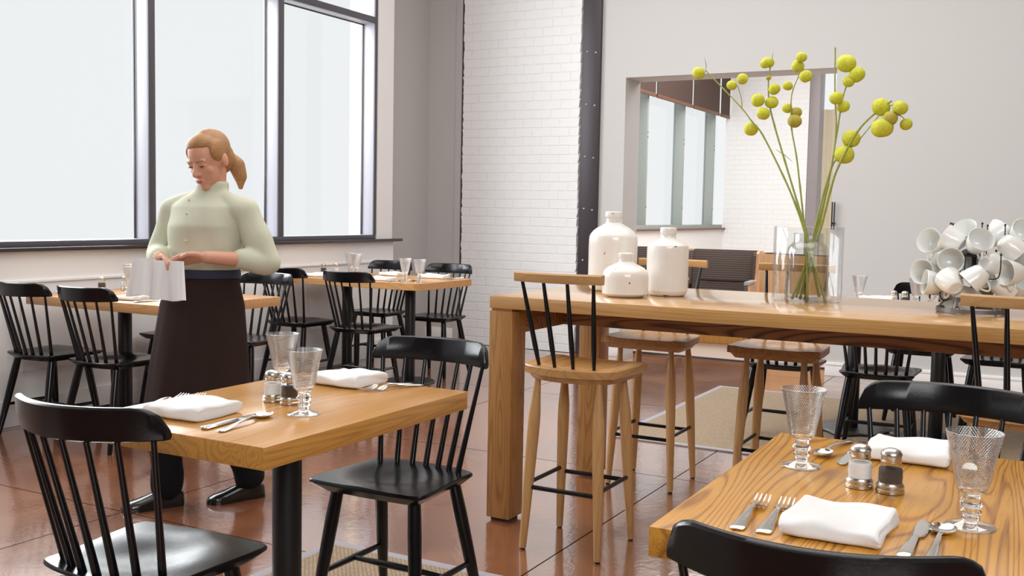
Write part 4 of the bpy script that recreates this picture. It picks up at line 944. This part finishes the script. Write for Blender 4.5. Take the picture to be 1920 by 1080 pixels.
# ------------------------------------------------------------------ the waitress
def capsule(mb, p0, r0, p1, r1, n=16):
    p0, p1 = Vector(p0), Vector(p1); d = (p1-p0); L = d.length; z = d.normalized() if L > 1e-6 else Vector((0, 0, 1))
    pts, rr = [], []
    for k in range(5): a = PI/2*k/5; pts.append(p0 - z*r0*math.cos(a)); rr.append(max(r0*math.sin(a), 0.0006))
    pts.append(p0); rr.append(r0); pts.append(p1); rr.append(r1)
    for k in range(1, 6): a = PI/2*k/5; pts.append(p1 + z*r1*math.sin(a)); rr.append(max(r1*math.cos(a), 0.0006))
    ref = Vector((0, 0, 1)) if abs(z.z) < 0.9 else Vector((1, 0, 0)); u = z.cross(ref).normalized(); v = z.cross(u)
    mb.rings([[p+(u*math.cos(2*PI*k/n)+v*math.sin(2*PI*k/n))*r for k in range(n)] for p, r in zip(pts, rr)])
def chain(mb, pts, rad):
    for a, b, ra, rb_ in zip(pts[:-1], pts[1:], rad[:-1], rad[1:]): capsule(mb, a, ra, b, rb_)
def ell_loft(mb, secs, n=36):
    """secs: (cx, cy, cz, rx, ry)"""
    mb.rings([[Vector((cx+rx*math.cos(2*PI*k/n), cy+ry*math.sin(2*PI*k/n), cz)) for k in range(n)] for cx, cy, cz, rx, ry in secs])
def fuse(name, mb, mat, parent, voxel, smooth=6, wr=0.0, wseed=0.0):
    """union of overlapping solids as one continuous surface"""
    o = mb.build(name, mat, None, 180)
    m = o.modifiers.new('r', 'REMESH'); m.mode = 'VOXEL'; m.voxel_size = voxel; m.use_smooth_shade = True
    s = o.modifiers.new('s', 'SMOOTH'); s.iterations = smooth; s.factor = 0.5
    dg = bpy.context.evaluated_depsgraph_get(); me = bpy.data.meshes.new_from_object(o.evaluated_get(dg))
    o.modifiers.clear(); old = o.data; o.data = me; bpy.data.meshes.remove(old)
    if wr:
        nr = [v.normal.copy() for v in me.vertices]
        for v, nn in zip(me.vertices, nr):
            c = v.co; v.co = c + nn*wr*(math.sin(c.z*38+c.x*17+wseed)+0.6*math.sin(c.x*52-c.z*23+c.y*31))
    if not me.materials: me.materials.append(mat)
    for p in me.polygons: p.use_smooth = True
    o.parent = parent; return o
PER = thing('person', 'waitress in pale green shirt and dark brown apron walking between the tables, looking down', 'person', (-3.20, 3.20, 0), PI+0.1416)
# joints, local: +X her right, +Y the way she faces
RS, RE, RWr = Vector((0.150, 0.0, 1.232)), Vector((0.235, -0.015, 1.035)), Vector((0.085, 0.175, 1.040))
LS, LE, LWr = Vector((-0.205, 0.0, 1.232)), Vector((-0.285, -0.03, 1.030)), Vector((-0.150, 0.185, 1.050))
rhip, rkn, ran = Vector((0.085, 0.0, 0.83)), Vector((0.105, 0.11, 0.46)), Vector((0.100, 0.125, 0.085))
lhip, lkn, lan = Vector((-0.090, 0.0, 0.83)), Vector((-0.105, 0.0, 0.46)), Vector((-0.135, -0.115, 0.105))
HP = Vector((-0.062, -0.012, 1.342))
HM = Matrix.Translation(HP) @ Euler((-0.40, 0.05, -0.10), 'XYZ').to_matrix().to_4x4() @ Matrix.Scale(0.99, 4)
def H(p): return HM @ Vector(p)
body = MB()
ell_loft(body, [(0, 0, 0.76, 0.10, 0.09), (0, 0, 0.82, 0.155, 0.105), (0, 0, 0.90, 0.150, 0.10), (-0.01, 0, 0.99, 0.118, 0.085), (-0.015, 0.005, 1.10, 0.135, 0.095), (-0.02, 0.005, 1.19, 0.145, 0.10), (-0.02, 0, 1.265, 0.14, 0.08), (-0.02, -0.005, 1.305, 0.07, 0.05), (-0.02, -0.005, 1.315, 0.045, 0.045)])
chain(body, [(-0.03, -0.015, 1.25), (-0.045, -0.01, 1.33), H((0, -0.01, 0.07))], [0.055, 0.048, 0.050])
for hp, kn_, an in ((rhip, rkn, ran), (lhip, lkn, lan)): chain(body, [hp, kn_, an], [0.075, 0.050, 0.034])
for sh_, el, wr_ in ((RS, RE, RWr), (LS, LE, LWr)): chain(body, [sh_, el, wr_], [0.045, 0.036, 0.025])
def ball_h(c, r): body.ball(H(c), r, 20, 14, M=HM.to_3x3().to_4x4())
ball_h((0, 0.0, 0.135), (0.072, 0.092, 0.092)); ball_h((0, 0.036, 0.085), (0.056, 0.058, 0.078)); capsule(body, H((0, 0.070, 0.022)), 0.021, H((0, 0.055, 0.055)), 0.043)
capsule(body, H((0, 0.090, 0.118)), 0.0075, H((0, 0.108, 0.083)), 0.0125); ball_h((0.012, 0.098, 0.080), (0.008, 0.010, 0.007)); ball_h((-0.012, 0.098, 0.080), (0.008, 0.010, 0.007))
for s in (-1, 1):
    ball_h((s*0.035, 0.062, 0.086), (0.021, 0.017, 0.022)); ball_h((s*0.029, 0.081, 0.130), (0.022, 0.008, 0.007)); ball_h((s*0.073, -0.006, 0.105), (0.010, 0.019, 0.031))
    ball_h((s*0.030, 0.080, 0.113), (0.015, 0.010, 0.010))
ball_h((0, 0.090, 0.053), (0.021, 0.011, 0.007)); ball_h((0, 0.088, 0.045), (0.018, 0.011, 0.007))
def hand(mb, wr_, palm_dir, down, side):
    """palm from the wrist along palm_dir, fingers curl toward 'down', thumb on the 'side' edge"""
    pd, dn = Vector(palm_dir).normalized(), Vector(down).normalized(); sd = Vector(side).normalized()
    for k in range(4):
        o = sd*(0.026-0.0175*k); capsule(mb, wr_+o*0.55+pd*0.012, 0.014, wr_+o+pd*0.078, 0.0115)
    lens = (0.070, 0.078, 0.072, 0.056)
    for k in range(4):
        b = wr_+sd*(0.0275-0.0183*k)+pd*0.080; l = lens[k]; cur = 0.35+0.10*k
        d1 = (pd*math.cos(cur)+dn*math.sin(cur)); d2 = (pd*math.cos(cur+0.75)+dn*math.sin(cur+0.75)); d3 = (pd*math.cos(cur+1.25)+dn*math.sin(cur+1.25))
        p1 = b+d1*l*0.45; p2 = p1+d2*l*0.33; p3 = p2+d3*l*0.22
        chain(mb, [b, p1, p2, p3], [0.0092, 0.0085, 0.0078, 0.0068])
    tb = wr_+sd*0.024+pd*0.022; t1 = tb+(sd*0.62+pd*0.65+dn*0.25).normalized()*0.034; t2 = t1+(pd*0.85+dn*0.45+sd*0.1).normalized()*0.028
    chain(mb, [tb, t1, t2], [0.0125, 0.0100, 0.0080])
hand(body, RWr+Vector((-0.015, 0.008, 0)), (-0.80, 0.50, -0.08), (-0.25, 0.1, -1), (0.35, 0.65, 0.55))
hand(body, LWr+Vector((0.010, 0.008, 0)), (0.85, 0.42, -0.12), (0.25, 0.1, -1), (-0.35, 0.65, 0.55))
fuse('body', body, M['skin'], PER, 0.0042, 5)
for s in (-1, 1):
    MB().ball(H((s*0.030, 0.0895, 0.1105)), (0.0125, 0.003, 0.0028), 14, 8, M=HM.to_3x3().to_4x4()).build('eye', M['eye'], PER, 60)
    mb = MB(); capsule(mb, H((s*0.016, 0.0945, 0.134)), 0.0024, H((s*0.044, 0.084, 0.134)), 0.0018, 8); mb.build('eyebrow', M['hair'], PER, 60)
mb = MB(); mb.ball(H((0, 0.1010, 0.053)), (0.019, 0.003, 0.0035), 14, 8, M=HM.to_3x3().to_4x4()); mb.ball(H((0, 0.0985, 0.0455)), (0.016, 0.0035, 0.004), 14, 8, M=HM.to_3x3().to_4x4()); mb.build('lips', M['lip'], PER, 60)
hr = MB()
def hb(c, r): hr.ball(H(c), r, 22, 14, M=HM.to_3x3().to_4x4())
hb((0, -0.024, 0.148), (0.079, 0.088, 0.084)); hb((0, 0.018, 0.188), (0.062, 0.060, 0.038)); hb((0.0, -0.055, 0.105), (0.070, 0.060, 0.075))
for s in (-1, 1): hb((s*0.064, 0.005, 0.150), (0.018, 0.048, 0.045))
chain(hr, [H((0, -0.090, 0.095)), H((-0.030, -0.110, 0.045)), H((-0.040, -0.100, -0.005)), H((-0.042, -0.080, -0.045))], [0.034, 0.034, 0.028, 0.013])
fuse('hair', hr, M['hair'], PER, 0.0055, 3, 0.0012)
sh_ = MB()
ell_loft(sh_, [(0, 0, 0.955, 0.150, 0.112), (-0.005, 0.004, 0.985, 0.150, 0.115), (-0.015, 0.010, 1.08, 0.160, 0.120), (-0.02, 0.014, 1.17, 0.166, 0.126), (-0.02, 0.004, 1.25, 0.160, 0.105), (-0.026, 0, 1.285, 0.115, 0.078), (-0.036, -0.004, 1.312, 0.072, 0.064), (-0.048, -0.004, 1.352, 0.060, 0.058), (-0.048, -0.004, 1.354, 0.03, 0.03)])
for p_ in (RS, LS): capsule(sh_, (-0.035, -0.004, 1.288), 0.050, p_, 0.056)
for sh2, el, wr_, f in ((RS, RE, RWr, 0.80), (LS, LE, LWr, 0.42)):
    chain(sh_, [sh2, sh2.lerp(el, 0.5), el, el.lerp(wr_, f)], [0.056, 0.059, 0.058, 0.044])
fuse('shirt', sh_, M['shirt'], PER, 0.0065, 6, 0.0022, 1.0)
mb = MB()
for k in range(6): mb.ball((-0.02+0.001*k, 0.118+[0.0, 0.016, 0.020, 0.021, 0.014, -0.002][k], 1.00+0.055*k), (0.006, 0.004, 0.006), 10, 6)
mb.build('button', M['shirt'], PER)
tr = MB()
ell_loft(tr, [(0, 0, 0.74, 0.15, 0.11), (0, 0, 0.84, 0.168, 0.122), (0, 0, 0.955, 0.142, 0.105)])
for hp, kn_, an in ((rhip, rkn, ran), (lhip, lkn, lan)): chain(tr, [hp, kn_, an+Vector((0, -0.005, 0.0))], [0.088, 0.070, 0.062])
for an in (ran, lan): capsule(tr, an+Vector((0, -0.004, 0.06)), 0.066, an+Vector((0, -0.008, -0.005)), 0.066)
fuse('trousers', tr, M['trouser'], PER, 0.008, 5, 0.0030, 2.0)
ap = MB(); n = 72; rings = []
zs = [(0.985, 0.153, 0.121), (0.93, 0.160, 0.126), (0.84, 0.186, 0.142), (0.74, 0.196, 0.158), (0.62, 0.206, 0.178), (0.42, 0.218, 0.200)]
def apr(z, rx, ry, k, off):
    a = 2*PI*k/n; fold = 1 + (0.035*math.sin(9*a+z*4)+0.018*math.sin(17*a-z*7))*max(0, (0.95-z))*1.6
    return Vector(((rx+off)*fold*math.cos(a), 0.012*(0.985-z)*6+(ry+off)*fold*math.sin(a), z))
ap.rings([[apr(z, rx, ry, k, 0) for k in range(n)] for z, rx, ry in zs] + [[apr(z, rx, ry, k, -0.005) for k in range(n)] for z, rx, ry in reversed(zs)], cap=False, loop=True)
ap.build('apron', M['apron'], PER, 70)
ell_m = MB(); ell_m.rings([[Vector(((0.157+o)*math.cos(2*PI*k/n), (0.125+o)*math.sin(2*PI*k/n)+0.002, z)) for k in range(n)] for z, o in ((0.955, 0.001), (0.957, 0.006), (0.990, 0.002), (0.992, -0.004), (0.955, -0.004))], cap=False, loop=True)
ell_m.build('waistband', M['waist'], PER, 60)
for an, yaw_, lift in ((ran, 0.62, 0.0), (lan, 0.55, 0.0)):
    R3 = Matrix.Translation((an.x, an.y, lift)) @ Matrix.Rotation(-yaw_, 4, 'Z'); mb = MB()
    rr = []
    for y, hw, h in ((-0.072, 0.022, 0.055), (-0.062, 0.032, 0.068), (-0.03, 0.036, 0.078), (0.02, 0.037, 0.076), (0.07, 0.041, 0.058), (0.11, 0.044, 0.046), (0.145, 0.040, 0.038), (0.168, 0.026, 0.028), (0.176, 0.010, 0.020)):
        rr.append([R3 @ Vector((hw*math.cos(2*PI*k/20)*1.0, y, max(0.012, 0.012+(h-0.012)*max(0, math.sin(2*PI*k/20))**0.7 if math.sin(2*PI*k/20) > 0 else 0.012))) for k in range(20)])
    shoe = mb.rings(rr).build('shoe', M['shoe'], PER, 50)
    mb = MB(); out = []
    for y, hw in ((-0.076, 0.018), (-0.065, 0.034), (-0.03, 0.038), (0.02, 0.037), (0.07, 0.043), (0.11, 0.047), (0.148, 0.042), (0.172, 0.027), (0.181, 0.008)): out.append((hw, y))
    pts = out + [(-a, b) for a, b in reversed(out)]
    mb.rings([[R3 @ Vector((x, y, z)) for x, y in pts] for z in (0.0, 0.014)]).build('sole', M['shoe'], shoe, 40)
# white cloths she carries
def cloth(label, c, rz, tilt, w0, w1, h, seed):
    mb = MB(); rings = []; nx = 26; nz = 16; r = random.Random(seed); ph = r.uniform(0, 6)
    for j in range(nz+1):
        f = j/nz; wv = w0+(w1-w0)*f; ring = []
        for sgn in (1, -1):
            for i in range(nx+1):
                u = -1+2*i/nx; u *= sgn
                ring.append(Vector((u*wv/2, sgn*-1*0.009*(1-0.55*u**8)+0.010*f*math.sin(u*5+ph)+0.004*math.sin(u*11+ph*2)*f, -f*h+0.004*math.sin(u*4+ph)*f)))
        rings.append(ring)
    o = mb.rings(rings).build('folded_cloth', M['linen'], None, 60)
    o.location = PER.matrix_basis @ Vector(c); o.rotation_euler = Euler((tilt, 0, PI+0.1416+rz), 'XYZ')
    return tag(o, label, 'cloth', 'white cloths held by the waitress')
PER.matrix_basis = Matrix.Translation(PER.location) @ Matrix.Rotation(PI+0.1416, 4, 'Z')
cloth('white folded cloth hanging from the left of the hands the waitress holds together', (0.085, 0.255, 1.040), 0.35, 0.10, 0.10, 0.155, 0.150, 1)
cloth('white folded cloth hanging between the waitress\'s hands over her apron', (-0.030, 0.262, 1.035), -0.1, 0.06, 0.15, 0.205, 0.155, 2)
